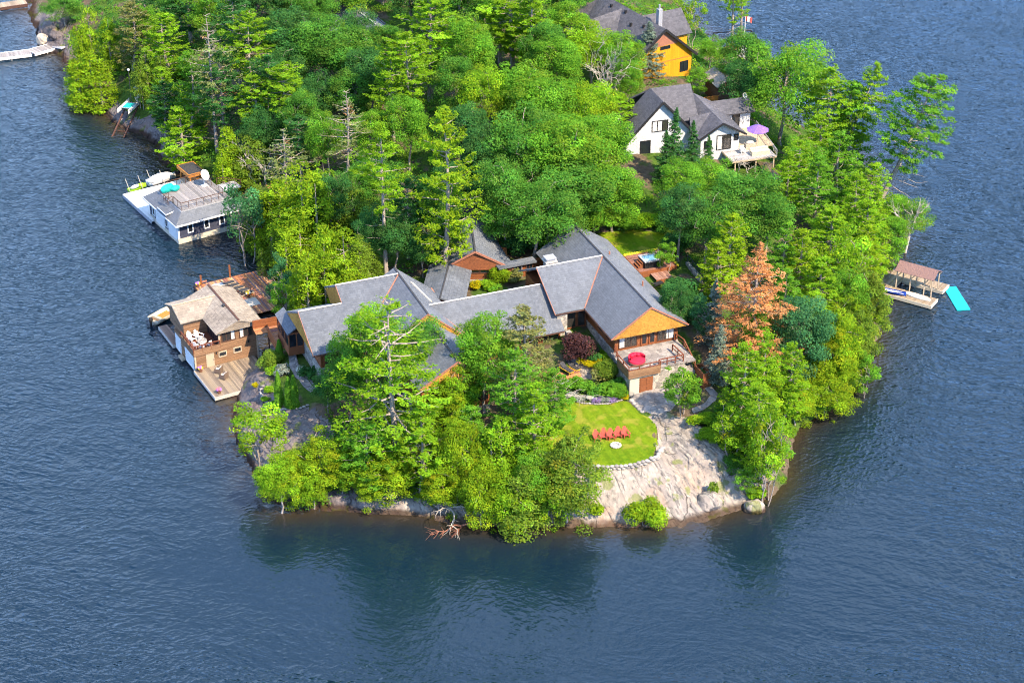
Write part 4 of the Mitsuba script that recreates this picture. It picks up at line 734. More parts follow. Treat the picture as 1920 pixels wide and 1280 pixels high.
part(rk, 'brace', [bar(R.p(u, 2.2, 2.3), R.p(u + .6, 2.2, 3.0), .09) for u in (1.4, 3.2, 5.1)] + [bar(R.p(u, 4.5, 2.3), R.p(u + .6, 4.5, 3.0), .09) for u in (1.4, 3.2, 5.1)], 'pale_wood'); part(rk, 'beam', [bar(R.p(1.2, v, 3.02), R.p(6.3, v, 3.02), .14) for v in (2.2, 4.5)], 'pale_wood')
for q in (((1.1, 1.85, 3.1), (6.4, 1.85, 3.1), (6.4, 3.3, 3.95), (1.1, 3.3, 3.95)), ((1.1, 4.8, 3.1), (6.4, 4.8, 3.1), (6.4, 3.3, 3.95), (1.1, 3.3, 3.95))):
    k = part(rk, 'roof', slab(FP(R, *q), .05), 'metal_roof'); a, b, c, d = [np.array(x) for x in q]
    part(k, 'rib', [bar(R.p(*(a + (b - a) * t + [0, 0, .02])), R.p(*(d + (c - d) * t + [0, 0, .02])), .05, .04) for t in np.linspace(.02, .98, 14)], 'metal_roof')
k = thing('canoe', 'blue canoe upright on the right boat dock', 'canoe')
def canoe(L, W, Hh, m):
    a = hull(L / 2, W, Hh, m @ np.diag([1, 1, 1, 1.0]), 10, 0, .5); mm = m.copy() @ np.diag([-1, 1, 1, 1.0]); b = hull(L / 2, W, Hh, mm, 10, 0, .5); return [a, (b[0], b[1][:, ::-1])]
part(k, 'hull', canoe(3.6, .8, .42, R.mat(1.6, .45, .57, 8)), 'blue', smooth=40); part(k, 'seat', [moved(box(W0, -1.5, 1.5, -.26, .26, .30, .34), R.mat(1.6, .45, .57, 8))], 'white_paint')
def board(L, W, t): 
    a = np.linspace(0, 2 * np.pi, 40, endpoint=False); return sg.Polygon(np.stack([L / 2 * np.sign(np.cos(a)) * np.abs(np.cos(a)) ** .9, W / 2 * np.sin(a)], 1))
def flat(poly, z0, z1, m): 
    e = trimesh.creation.extrude_polygon(poly, z1 - z0, engine='earcut'); return moved((np.asarray(e.vertices) + [0, 0, z0], np.asarray(e.faces)), m)
k = thing('paddle_board', 'cream paddle board with dark pad and yellow nose on the right boat dock', 'paddle board'); m = R.mat(4.7, 1.35, .58, -3)
part(k, 'board', flat(board(3.5, .95, .1), 0, .14, m), 'white_paint'); part(k, 'pad', flat(sg.box(-1.0, -.3, .55, .3), .121, .135, m), 'wicker'); part(k, 'nose', flat(board(3.3, .7, .1).intersection(sg.box(.6, -1, 3, 1)), .121, .13, m), 'yellow')
mq = [at(x, y, .12) for x, y in ((1769, 538), (1792.5, 536.5), (1819.5, 579.5), (1794.5, 581))]
single('swim_mat', slab(mq, .16), 'turquoise', 'turquoise floating mat on the lake beside the right boat dock', 'float')
single('swim_mat', slab([at(x, y, .15) for x, y in ((1488, 170), (1500, 168), (1506, 182), (1494, 185))], .16), 'blue', 'blue float on the water behind the big round tree', 'float')
# ------------------------------------------------------------------ far left shore
C = Frame((-58.9, 274.9, 0), 75)
cz = max(ground(*C.p(u, v)[:2]) for u in (0, 1.5, 3, 4) for v in (.2, -1, -2)) - .1
k = thing('catamaran', 'small catamaran with white hulls and turquoise trampoline on the shore', 'catamaran')
for v in (0, -1.75): part(k, 'hull', canoe(4.4, .42, .5, C.mat(2.0, v, cz + .1)), 'white_paint', smooth=40)
part(k, 'trampoline', box(C, .9, 2.9, -1.6, -.15, cz + .52, cz + .56), 'teal'); part(k, 'beam', [bar(C.p(u, .1, cz + .6), C.p(u, -1.85, cz + .6), .09) for u in (.9, 2.9)], 'grey_metal'); part(k, 'mast', tube([C.p(2.9, -.9, cz + .6), C.p(3.4, -.7, cz + 5.6)], .05, 6), 'dark_metal'); part(k, 'float', moved(blob([0, 0, 0], [.22, .22, .18], 1, .02), C.mat(3.4, -.7, cz + 5.7)), 'white_paint', smooth=True)
k = thing('launch_ramp', 'dark timber launching rails running into the water below the catamaran', 'ramp')
for v in (.05, -1.8): part(k, 'rail', bar(C.p(-3.0, v, -.25), C.p(3.2, v, cz + .1), .2), 'rail_dark')
part(k, 'tie', [bar(C.p(u, .1, -.25 + (u + 3) * .137), C.p(u, -1.85, -.25 + (u + 3) * .137), .12) for u in (-2.6, -.6, 1.4)], 'rail_dark')
k = thing('storage_box', 'white storage locker among the trees above the catamaran', 'locker'); part(k, 'body', box(C, 4.6, 5.6, -1.6, -.7, 1.0, cz + 2.2), 'white_paint'); part(k, 'lid', box(C, 4.5, 5.7, -1.7, -.6, cz + 2.2, cz + 2.3), 'grey_metal')
wk = thing('walkway_dock', 'long grey walkway dock with white edges at the left edge', 'dock')
for (a, b) in (((-84.5, 302.4), (-78.4, 304.5)), ((-78.4, 304.5), (-74.9, 307.6))):
    d = np.array(b) - a; F = Frame(a, math.degrees(math.atan2(d[1], d[0]))); L = float(np.linalg.norm(d))
    planks(wk, F, 0, L, -1.15, 1.15, .62, True, .3, [(.42, .38, .36), (.48, .44, .42), (.36, .33, .31)], 17); part(wk, 'edge', [box(F, 0, L, -1.25, -1.15, .25, .66), box(F, 0, L, 1.15, 1.25, .25, .66)], 'white_paint'); part(wk, 'post', [bar(F.p(L * .5, -1.2, -1.5), F.p(L * .5, -1.2, .6), .12)], 'stone_pale')
single('gangway_ramp', slab([np.array(q) for q in ((-75.4, 306.6, .66), (-74.3, 308.6, .66), (-72.2, 306.6, 1.1), (-73.4, 304.6, 1.1))], .1), 'grey_metal', 'grey ramp joining the walkway dock to the shore', 'ramp')
single('covered_boat', moved(blob([0, 0, .6], [1.2, 1.4, 1.15], 9, .22, 3), W0.mat(-77.4, 309.9, .1)), 'tan_cover', 'boat under a peaked tan cover behind the walkway dock', 'boat')
k = thing('rowing_boat', 'white hulled rowing boat with red bow beside the walkway dock', 'boat'); m = W0.mat(-75.7, 308.4, .45, 55); part(k, 'hull', canoe(3.2, .9, .45, W0.mat(-74.7, 309.8, .7, 52)), 'white_paint', smooth=40); part(k, 'bow_cover', moved(blob([0, 0, .3], [.7, .4, .3], 4, .1), W0.mat(-73.6, 311.0, .9, 52)), 'chair_red', smooth=True)
k = thing('far_dock', 'tan dock reaching in from the top left corner', 'dock'); F = Frame((-92, 324.4), 24); planks(k, F, 0, 8.6, -1.2, 1.2, .6, True, .35, TANB, 18); part(k, 'frame', box(F, 0, 8.6, -1.3, -1.2, .1, .6), 'rail_dark')
# far right shore behind the orange house
F = Frame(at(1378, 104, .5), 10)
k = thing('far_dock', 'dock with dark lift frames on the far shore behind the orange house', 'dock'); planks(k, F, -3.2, 4.0, -2.0, 3.5, .6, True, .4, [(.5, .44, .4), (.58, .52, .48)], 19)
part(k, 'lift_frame', [bar(F.p(a, b, .6), F.p(a, b, 3.4), .14) for a in (-3, 3.4) for b in (-1.6, 3)] + [bar(F.p(a, -1.6, 3.4), F.p(a, 3, 3.4), .14) for a in (-3, 3.4)] + [bar(F.p(-3, 3, 3.4), F.p(3.4, 3, 3.4), .14)], 'black')
k = thing('runabout', 'white runabout with red trim in the lift behind the orange house', 'boat'); part(k, 'hull', hull(4.6, 1.8, .8, F.mat(-1.8, .6, .7)), 'white_paint', smooth=40); part(k, 'cover', F and moved(blob([1.6, 0, .85], [1.5, .75, .3], 2, .1), F.mat(-1.8, .6, .7)), 'chair_red', smooth=True)
k = thing('flag_pole', 'pole with a red and white flag between the far shore pines', 'flag'); q = on_ground(1393, 112); part(k, 'pole', tube([q, q + [0, 0, 7.5]], .06, 6), 'white_paint')
for i, (a, b, c) in enumerate(((0, .3, 'chair_red'), (.3, .8, 'white_paint'), (.8, 1.1, 'chair_red'))): part(k, 'flag_band', [(np.array([q + [a, 0, 7.4 - .3 * a], q + [b, .2, 7.4 - .3 * b], q + [b, .2, 6.6 - .5 * b], q + [a, 0, 6.6 - .4 * a]]), np.array([[0, 1, 2], [0, 2, 3], [0, 2, 1], [0, 3, 2]]))], c)
# ------------------------------------------------------------------ chairs, fire pit, pots
def adirondack(name, F, u, v, z, rot, mat, label, group, s=1.0):
    k = thing(name, label, 'chair', group); m = F.mat(u, v, z, rot); m[:3, :3] *= s
    for i in range(5): part(k, 'seat_slat', moved(slab([(-.27, -.42 + .135 * i, .36 - .025 * i), (.27, -.42 + .135 * i, .36 - .025 * i), (.27, -.30 + .135 * i, .338 - .025 * i), (-.27, -.30 + .135 * i, .338 - .025 * i)], .025), m), mat)
    for i in range(5):
        x = (i - 2) * .115; hgt = .80 - .07 * (i - 2) ** 2 * .9
        part(k, 'back_slat', moved(slab([(x - .052, .22, .24), (x + .052, .22, .24), (x * 1.15 + .056, .22 + hgt * .42, .24 + hgt), (x * 1.15 - .056, .22 + hgt * .42, .24 + hgt)], .025), m), mat)
    for sx in (-1, 1):
        part(k, 'arm', moved(box(W0, sx * .28, sx * .42, -.48, .34, .54, .57), m), mat); part(k, 'front_leg', moved(box(W0, sx * .29, sx * .35, -.44, -.34, 0, .54), m), mat); part(k, 'rear_leg', moved(slab([(sx * .28 - .03, -.42, .34), (sx * .28 + .03, -.42, .34), (sx * .28 + .03, .5, .06), (sx * .28 - .03, .5, .06)], .1), m), mat)
ordn = ['leftmost', 'second', 'third', 'fourth', 'rightmost']
for i in range(5):
    t = i / 4; x, y = 9.2 + 3.22 * t, 182.55 + .75 * t; adirondack('lawn_chair', W0, x, y + (0, .12, -.1, .08, -.05)[i], ground(x, y) + .06, 10 + (5, -7, 3, -4, 8)[i], 'chair_red', f'{ordn[i]} of the five red slatted chairs on the front lawn' if i in (0, 4) else f'{ordn[i]} red slatted chair from the left on the front lawn', 'red chairs on the lawn', 1.0)
k = thing('fire_pit', 'small round fire pit of pale stones on the front lawn', 'fire pit')
for i in range(12):
    a = i * math.pi / 6; part(k, 'stone', moved(blob([.5 * math.cos(a), .5 * math.sin(a), .1], [.16, .13, .13], i, .2, 1), W0.mat(11.25, 181.3, 4.27)), 'stone_pale')
part(k, 'ash', lathe([(0, .05), (.42, .05), (.42, 0)], 12, W0.mat(11.25, 181.3, 4.27)), 'grey_metal')
for i, (u, v) in enumerate(((.75, 2.9), (1.7, 2.9))): adirondack('balcony_chair', B, u, v, 2.86, 20 + 10 * i, 'white_paint', f'white slatted chair at the rear of the boathouse balcony, {["left", "right"][i]}', 'white chairs on the balcony', 1.1)
k = thing('balcony_table', 'round table with a striped cloth on the boathouse balcony', 'table'); m = B.mat(1.5, 1.25, 2.86)
part(k, 'cloth', moved(lathe([(0, .74), (.55, .74), (.58, .55), (.56, .55), (.53, .72), (0, .72)], 14), m), 'stone_pale'); part(k, 'stripe', [moved(box(W0, -.45, .45, y, y + .07, .742, .75), m) for y in (-.25, -.05, .15)], 'dark_metal'); part(k, 'leg', moved(tube([[0, 0, 0], [0, 0, .72]], .05), m), 'white_paint')
for i, (u, v, r) in enumerate(((1.1, .35, 180), (2.1, .5, 200), (.6, 1.0, 120))):
    k = thing('dining_chair', f'white dining chair at the balcony table, {["front left", "front right", "water side"][i]}', 'chair', 'white dining chairs on the balcony'); m = B.mat(u, v, 2.86, r)
    part(k, 'seat', moved(box(W0, -.24, .24, -.24, .24, .42, .47), m), 'white_paint'); part(k, 'backrest', moved(box(W0, -.24, .24, .2, .25, .47, .95), m), 'white_paint')
    for a in (-.22, .18):
        for b in (-.22, .18): part(k, 'leg', moved(box(W0, a, a + .04, b, b + .04, 0, .42), m), 'white_paint')
for i, (px, py, r) in enumerate(((410.5, 698, 250), (420, 709, 240))):
    q = at(px, py, .57); k = thing('wicker_chair', f'dark wicker armchair with pale cushion on the grey plank dock, {["nearer the boathouse", "nearer the rock"][i]}', 'chair', 'wicker chairs on the dock'); m = W0.mat(q[0], q[1], .56, r)
    part(k, 'frame', [moved(x, m) for x in (box(W0, -.4, .4, -.4, .4, .12, .34), box(W0, -.4, -.3, -.4, .4, .34, .62), box(W0, .3, .4, -.4, .4, .34, .62), box(W0, -.4, .4, .3, .42, .34, .85))], 'wicker'); part(k, 'cushion', [moved(box(W0, -.28, .28, -.36, .28, .34, .46), m), moved(box(W0, -.28, .28, .18, .3, .46, .8), m)], 'curtain')
    for a in (-.36, .3):
        for b in (-.36, .3): part(k, 'leg', moved(box(W0, a, a + .06, b, b + .06, 0, .12), m), 'wicker')
# ------------------------------------------------------------------ trees: prototypes (built once), then every tree an instance of its own
def unit(v): return v / (np.linalg.norm(v, axis=-1, keepdims=True) + 1e-12)
def leaves(c, n, size, rng, aspect=.6, jitter=.5):
    """leaf-sized quads round the points c, facing about n"""
    k = len(c)
    n = unit(n + rng.normal(0, jitter, (k, 3)))
    a = unit(np.cross(n, rng.normal(0, 1, (k, 3))))
    b = np.cross(n, a)
    s = (size * rng.uniform(.65, 1.3, k))[:, None]
    v = np.stack([c - a * s * .5, c - b * s * .5 * aspect, c + a * s * .5, c + b * s * .5 * aspect], 1).reshape(-1, 3)
    i = np.arange(k)[:, None] * 4
    return v, np.vstack([i + [0, 1, 2], i + [0, 2, 3]])
def tint(c, k, rng, var=.22, hue=.10, clump=None):
    """a colour for each leaf: leaves differ, and clumps differ a little more"""
    b = rng.normal(0, var, k) if clump is None else rng.normal(0, var * .6, k) + clump
    h = rng.normal(0, hue, k)
    return np.clip(np.asarray(c) * np.exp(b)[:, None] * np.stack([1 + h, np.ones(k), 1 - h], 1), .004, .75).repeat(4, 0)
def limb(rng, a, b, r0, r1, sag=0, n=5, sides=5, wob=.06):
    a, b = np.asarray(a, float), np.asarray(b, float); t = np.linspace(0, 1, n)[:, None]
    p = a + (b - a) * t + np.array([0, 0, sag]) * np.sin(np.pi * t) * np.linalg.norm(b - a)
    p[1:-1] += rng.normal(0, wob * np.linalg.norm(b - a), (n - 2, 3))
    return tube(p, r0 + (r1 - r0) * t[:, 0], sides)
def broadleaf(seed, color, H=13.0, R=4.6, clumps=90, per=320, size=.255, crown0=.22, sparse=0, trunk_r=.24, stems=1):
    rng = np.random.default_rng(seed)
    cz, rz = H * (1 + crown0) / 2, H * (1 - crown0) / 2
    wood, V, Fc, C, n0 = [], [], [], [], 0
    i = np.arange(clumps) + .5; zz = 1 - 1.72 * i / clumps; ph = i * 2.39996 + rng.uniform(0, 6)
    d = np.stack([np.sqrt(np.maximum(0, 1 - zz * zz)) * np.cos(ph), np.sqrt(np.maximum(0, 1 - zz * zz)) * np.sin(ph), zz], 1) + rng.normal(0, .16, (clumps, 3))
    rad = rng.uniform(.58, 1.0, clumps) * (1 + .22 * np.sin(ph * 1 + seed)); cl = d * rad[:, None] * [R * .84, R * .84, rz * .86] + [0, 0, cz]
    for k in range(clumps):
        cr = R * rng.uniform(.14, .29); m = int(per * (cr / R / .29) ** 2 * rng.uniform(.8, 1.2))
        dirs = unit(rng.normal(0, 1, (m, 3)) + [0, 0, .25]); rr = cr * rng.uniform(.3, 1.08, m) ** .5
        pts = cl[k] + dirs * rr[:, None] * [1.1, 1.1, .78]
        v, f = leaves(pts, dirs + [0, 0, .35], size, rng)
        V.append(v); Fc.append(f + n0); n0 += len(v)
        cc = np.array(color) * [1 + min(.5, max(0, rng.normal(0, .40)) * max(0, 1 - color[0] / color[1])), 1, 1]
        C.append(tint(cc, m, rng, .2, .1, rng.normal(0, .22)))
    st = [np.array([0, 0, 0.0])] if stems == 1 else [np.array([math.cos(q) * .35, math.sin(q) * .35, 0]) for q in np.arange(stems) * 6.28 / stems]
    tops = []
    for s in st:
        top = np.array([s[0] * 4 + rng.normal(0, .3), s[1] * 4 + rng.normal(0, .3), H * .78]); tops.append((s, top))
        wood.append(limb(rng, s - [0, 0, 1.2], top, trunk_r, trunk_r * .25, 0, 8, 7, .012))
    for k in rng.permutation(clumps)[:min(clumps, 20)]:
        s, top = tops[k % len(tops)]
        t = rng.uniform(.35, .85); a = s + (top - s) * t
        if a[2] < cl[k][2] + 1: wood.append(limb(rng, a, cl[k], trunk_r * .35, .03, .06))
    return cat(wood), (np.vstack(V), np.vstack(Fc)), np.vstack(C)
def conifer(seed, color, H=18.0, R=4.0, whorls=13, bare=.3, per=46, size=.42, profile='pine', rise=.12, branches=5, sparse_top=0, dead_low=True, flat=.16, trunk_r=.25, gap=.0, alt=None):
    rng = np.random.default_rng(seed)
    wood, V, Fc, C, n0 = [], [], [], [], 0
    bend = rng.normal(0, .25, 2)
    def axis(z): return np.array([bend[0] * math.sin(z / H * 2.6), bend[1] * math.sin(z / H * 2.1), z])
    zs = np.linspace(-1.2, H * .985, 12)
    wood.append(tube([axis(z) for z in zs], np.linspace(trunk_r, .035, 12), 7))
    for w in range(whorls):
        q = w / max(1, whorls - 1); z = H * (bare + (1 - bare) * .985 * q ** .92)
        if profile == 'pine': L = R * (math.sin(min(1, q * 1.25 + .22) * math.pi * .5) * (1.06 - q) ** .62) * rng.uniform(.72, 1.15)
        elif profile == 'umbrella': L = R * (.35 + .75 * math.sin(math.pi * min(1, q * .8 + .25))) * rng.uniform(.6, 1.1) * (1 - .45 * q)
        else: L = R * (1.03 - q) ** .85 * rng.uniform(.85, 1.08)
        nb = branches if profile != 'spruce' else branches + 1
        ph0 = rng.uniform(0, 6.28)
        for b in range(nb):
            if rng.random() < gap: continue
            ph = ph0 + b * 6.283 / nb + rng.normal(0, .25); l = L * rng.uniform(.65, 1.15); zb = z + rng.normal(0, .25)
            a = axis(zb); out = np.array([math.cos(ph), math.sin(ph), 0.0])
            e = a + out * l + [0, 0, l * (rise + .25 * q if profile != 'spruce' else -.22 + .35 * q)]
            wood.append(limb(rng, a, e, (.035 + .022 * l / 2) * (1.5 if sparse_top else 1), .015, -.04, 4, 4, .03))
            bald = sparse_top and (q > 1 - sparse_top) and rng.random() < .6
            m = int(per * l / 2.6 * (.16 if bald else 1))
            if m < 4: continue
            sprucey = profile == 'spruce'
            nt = 5 + int(l * 2.6)                      # plumes along the twigs: ragged flat pads with gaps between
            side = np.array([-out[1], out[0], 0]); tc = rng.integers(0, nt, m)
            tq = (.12 if sprucey else .30) + (.88 if sprucey else .72) * (np.arange(nt) + rng.uniform(.2, .8, nt)) / nt
            wq = rng.uniform(-1, 1, nt) * l * (.22 if sprucey else .36) * np.sin(np.clip(tq, 0, 1) * 2.2 + .45)
            zq = rng.normal(.05, .10, nt) + (0 if sprucey else .22) * np.clip(tq - .5, 0, 1) * l * .4
            r1 = rng.uniform(0, 1, m) - .35
            pts = a + (e - a) * (tq[tc] + r1 * .16 + rng.normal(0, .02, m))[:, None] + side * (wq[tc] * (1 + r1 * .5) + rng.normal(0, .13, m))[:, None]
            pts[:, 2] += zq[tc] + rng.normal(0, flat * .55, m) - .10 * np.abs(wq[tc])
            v, f = leaves(pts, np.array([0, 0, .9]) + out * .35 + rng.normal(0, .2, (m, 3)), size, rng, .42, .42)
            V.append(v); Fc.append(f + n0); n0 += len(v)
            col = color if alt is None or rng.random() > alt[1] else alt[0]
            C.append(tint(col, m, rng, .2, .1, rng.normal(0, .15)))
    m = int(per * 1.2); t = rng.uniform(0, 1, m)       # leader
    if not sparse_top:
        pts = np.array([axis(H)]) + np.stack([rng.normal(0, .22, m) * (1.2 - t), rng.normal(0, .22, m) * (1.2 - t), -1.6 + t * 1.9], 1)
        v, f = leaves(pts, np.array([[0, 0, 1.0]]).repeat(m, 0), size * .9, rng, .4, .7)
        V.append(v); Fc.append(f + n0); C.append(tint(color, m, rng))
    if dead_low:
        for _ in range(9):
            z = H * bare * rng.uniform(.45, 1.0); ph = rng.uniform(0, 6.28); l = R * rng.uniform(.2, .55); a = axis(z)
            wood.append(limb(rng, a, a + [math.cos(ph) * l, math.sin(ph) * l, l * rng.uniform(-.15, .25)], .05, .012, -.05, 4, 4, .05))
    return cat(wood), (np.vstack(V), np.vstack(Fc)), np.vstack(C)
def cedar(seed, color, H=10.0, R=2.3, n=5200, size=.26, spires=3, low=.03, rnd=False):
    rng = np.random.default_rng(seed); wood, V, Fc, C, n0 = [], [], [], [], 0
    for s in range(spires):
        h = H * (1 if s == 0 else rng.uniform(.55, .92)); r = R * (1 if s == 0 else rng.uniform(.6, .85)); off = np.zeros(2) if s == 0 else rng.normal(0, R * (.48 if not rnd else .62), 2)
        m = int(n / spires); k = 76
        bz = rng.uniform(low, .98, k); bp = rng.uniform(0, 6.283, k)                       # each bough a drooping ragged fan
        prof = np.clip(1.12 * (1 - bz) ** .62 * np.minimum(1, .45 + 3.2 * bz), .03, 1)
        if rnd: prof = np.sqrt(np.clip(1 - (1.7 * (bz - .42)) ** 2, .02, 1))
        br = r * prof * rng.uniform(.66, 1.12, k); sp = min(1.0, R / 2.2)
        which = rng.integers(0, k, m); o = np.stack([np.cos(bp), np.sin(bp), np.zeros(k)], 1)[which]; sd = np.stack([-o[:, 1], o[:, 0], o[:, 2]], 1)
        t = 1 - .62 * rng.uniform(0, 1, m) ** 1.5
        pts = o * (br[which] * t)[:, None] + sd * (rng.normal(0, .30, m) * sp * (.5 + t * .7))[:, None] + rng.normal(0, .07 * sp, (m, 3))
        pts[:, 2] += bz[which] * h + (.22 - .34 * t ** 2) * np.minimum(1.0, br[which]) + rng.normal(0, .10 * sp, m)
        pts[:, :2] += off
        pts[:, 2] = np.maximum(pts[:, 2], .1)
        v, f = leaves(pts, o * .7 + [0, 0, .75], size, rng, .55, .42)
        V.append(v); Fc.append(f + n0); n0 += len(v)
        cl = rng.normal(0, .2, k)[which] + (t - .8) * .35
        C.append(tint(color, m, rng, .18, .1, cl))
        wood.append(tube([[off[0], off[1], -1.2], [off[0], off[1], h * .5], [off[0], off[1], h * .97]], [.16, .10, .02], 6))
        for _ in range(10):
            z = h * rng.uniform(.1, .85); ph = rng.uniform(0, 6.28); l = r * rng.uniform(.4, .9) * (1 - z / h * .6)
            a = np.array([off[0], off[1], z]); wood.append(limb(rng, a, a + [math.cos(ph) * l, math.sin(ph) * l, .2 * l], .04, .012, 0, 3, 4))
    return cat(wood), (np.vstack(V), np.vstack(Fc)), np.vstack(C)
def column(seed, color, H=4.0, R=.5, n=5200):
    rng = np.random.default_rng(seed); z = rng.uniform(.01, 1, n) ** 1.15; ph = rng.uniform(0, 6.283, n)
    r = R * np.minimum(1, .55 + z * 4) * (1.02 - z) ** .62 * (.92 + .16 * np.sin(ph * 3 + z * 9)) * rng.uniform(.8, 1.04, n)
    o = np.stack([np.cos(ph), np.sin(ph), np.zeros(n)], 1); pts = o * r[:, None] + np.stack([z * 0, z * 0, z * H], 1)
    v, f = leaves(pts, o + [0, 0, .4], .12, rng, .5, .35)
    return tube([[0, 0, -.5], [0, 0, H * .9]], [.06, .02], 6), (v, f), tint(color, n, rng, .16, .08)
def bare_tree(seed, H=9.0, R=2.6, levels=3):
    rng = np.random.default_rng(seed); out = []
    def grow(a, d, l, r, lev):
        b = a + d * l; out.append(limb(rng, a, b, r * 1.5, r * .8, 0, 5, 5 if lev > 1 else 4, .05))
        if lev == 0: return
        for _ in range(5 if lev == levels else 4):
            t = rng.uniform(.35, 1.0); nd = unit(d + rng.normal(0, .62, 3) + [0, 0, .12])
            grow(a + (b - a) * t, nd, l * rng.uniform(.4, .72), r * .45, lev - 1)
    grow(np.array([0, 0, -1.0]), np.array([.04, 0, 1.0]), H * .62, .17, levels)
    w = cat(out); return (w[0] * [1, 1, H / w[0][:, 2].max()], w[1]), None, None
def shrub(seed, color, H=1.3, R=.8, n=700, size=.22):
    rng = np.random.default_rng(seed)
    k = 14; d = unit(rng.normal(0, 1, (k, 3)) + [0, 0, .4]); cl = d * rng.uniform(.3, .75, k)[:, None] * [R, R, H * .5] + [0, 0, H * .5]
    w = rng.integers(0, k, n); dd = unit(rng.normal(0, 1, (n, 3)) + [0, 0, .3])
    pts = cl[w] + dd * (R * .42 * rng.uniform(.4, 1, n) ** .5)[:, None]; pts[:, 2] = np.maximum(pts[:, 2], .03)
    v, f = leaves(pts, dd + [0, 0, .35], size, rng)
    wood = [limb(rng, [0, 0, -.2], c, .03, .01, 0, 3, 4) for c in cl[:6]]
    return cat(wood), (v, f), tint(color, n, rng, .2, .1, rng.normal(0, .14, k)[w])
GREEN = {'yellow': (.228, .360, .018), 'lime': (.205, .375, .020), 'fresh': (.138, .320, .028), 'mid': (.092, .250, .034), 'deep': (.056, .175, .042), 'teal': (.066, .205, .074), 'olive': (.165, .265, .03),
         'tan': (.22, .235, .075), 'blue': (.20, .27, .21), 'orange': (.58, .285, .115), 'plum': (.095, .045, .045), 'sage': (.21, .265, .085), 'gold': (.45, .40, .012)}
_protos = {}
def kind_mesh(kind, var, color):
    c = GREEN[color]; s = hash_seed(kind, var)
    if kind == 'broadleaf': return broadleaf(s, c, H=[13, 12, 14][var], R=[4.6, 4.9, 4.2][var])
    if kind == 'young_broadleaf': return broadleaf(s, c, H=7, R=2.5, clumps=34, per=210, size=.23, crown0=.12, trunk_r=.10, stems=2)
    if kind == 'airy_tree': return broadleaf(s, c, H=9, R=2.9, clumps=30, per=150, size=.27, crown0=.3, trunk_r=.11, stems=3)
    if kind == 'pine': return conifer(s, c, H=18, R=[4.4, 3.9, 4.7][var], whorls=[11, 12, 10][var], bare=[.28, .2, .36][var], per=240, size=.265)
    if kind == 'full_pine': return conifer(s, c, H=13, R=[3.7, 3.4][var], whorls=12, bare=.06, per=225, size=.265, dead_low=False)
    if kind == 'tall_pine': return conifer(s, c, H=22, R=4.1, whorls=10, bare=.46, per=240, size=.265, gap=.18)
    if kind == 'thin_pine': return conifer(s, c, H=19, R=3.3, whorls=12, bare=.42, per=80, size=.29, sparse_top=.55, profile='umbrella', gap=.15, alt=(GREEN['orange'], .07))
    if kind == 'bald_top_pine': return conifer(s, c, H=17, R=5.3, whorls=15, bare=.10, per=200, size=.27, sparse_top=.34, gap=.1, rise=.02)
    if kind == 'spruce': return conifer(s, c, H=13, R=2.4, whorls=24, bare=.04, per=170, size=.27, profile='spruce', dead_low=False, flat=.12)
    if kind == 'rust_pine': return conifer(s, c, H=15, R=4.6, whorls=16, bare=.16, per=165, size=.27, dead_low=True, gap=.05, trunk_r=.26, branches=5, profile='cone', rise=.02)
    if kind == 'cedar': return cedar(s, c, H=[10, 10, 9][var], R=[2.6, 2.5, 3.0][var], spires=[4, 4, 6][var], n=[11500, 12000, 18000][var], rnd=var > 0)
    if kind == 'bushy_cedar': return broadleaf(s, c, H=[8, 9][var], R=[3.1, 2.7][var], clumps=95, per=250, size=.21, crown0=-.06, trunk_r=.13)
    if kind == 'column_cypress': return column(s, c)
    if kind == 'bare_tree': return bare_tree(s, R=2.6)
    if kind == 'bush': return shrub(s, c, H=2.4, R=1.8, n=4200, size=.20)
    return shrub(s, c)
def hash_seed(kind, var): return sum(ord(q) * (i + 3) for i, q in enumerate(kind)) * 7 + var * 101
def proto(kind, var, color):
    k = f'{kind}_{color}_{var}_shape'
    if k not in _protos:
        w, f, c = kind_mesh(kind, var, color)
        g = {'type': 'shapegroup', 'trunk': mikit.ply(w, 'bare_wood' if kind in ('bare_tree',) else 'bark', True)}
        if f is not None: g['crown'] = mikit.ply(f, 'leaf', False, color=c)
        scene[k] = g; c = w[0] if f is None else f[0]
        _protos[k] = (float(max(c[:, 2].max(), w[0][:, 2].max())), float(np.percentile(np.hypot(c[:, 0], c[:, 1]), 96)))
    return k
scene['bare_wood'] = twos({'type': 'diffuse', 'reflectance': rgb(.40, .36, .31)})
_tr = random.Random(5)
def grow(name, kind, var, color, base, height, radius, label, category='tree', group=None, lean=None):
    """one tree or plant: lean = the horizontal shift of its top, in metres"""
    pk = proto(kind, var, color); h0, r0 = _protos[pk]
    k = thing(name, label, category, group)
    m = T().translate([float(x) for x in base])
    if lean is not None:
        l = math.hypot(*lean)
        if l > .05: m = m @ T().rotate([-lean[1] / l, lean[0] / l, 0], math.degrees(math.atan2(l, height)))
    s = float(radius / r0)
    scene[k] = {'type': 'instance', 'to_world': m @ T().rotate([0, 0, 1], _tr.uniform(0, 360)) @ T().scale([s, s, float(height / h0)]), 'shapegroup': {'type': 'ref', 'id': pk}}
    return k
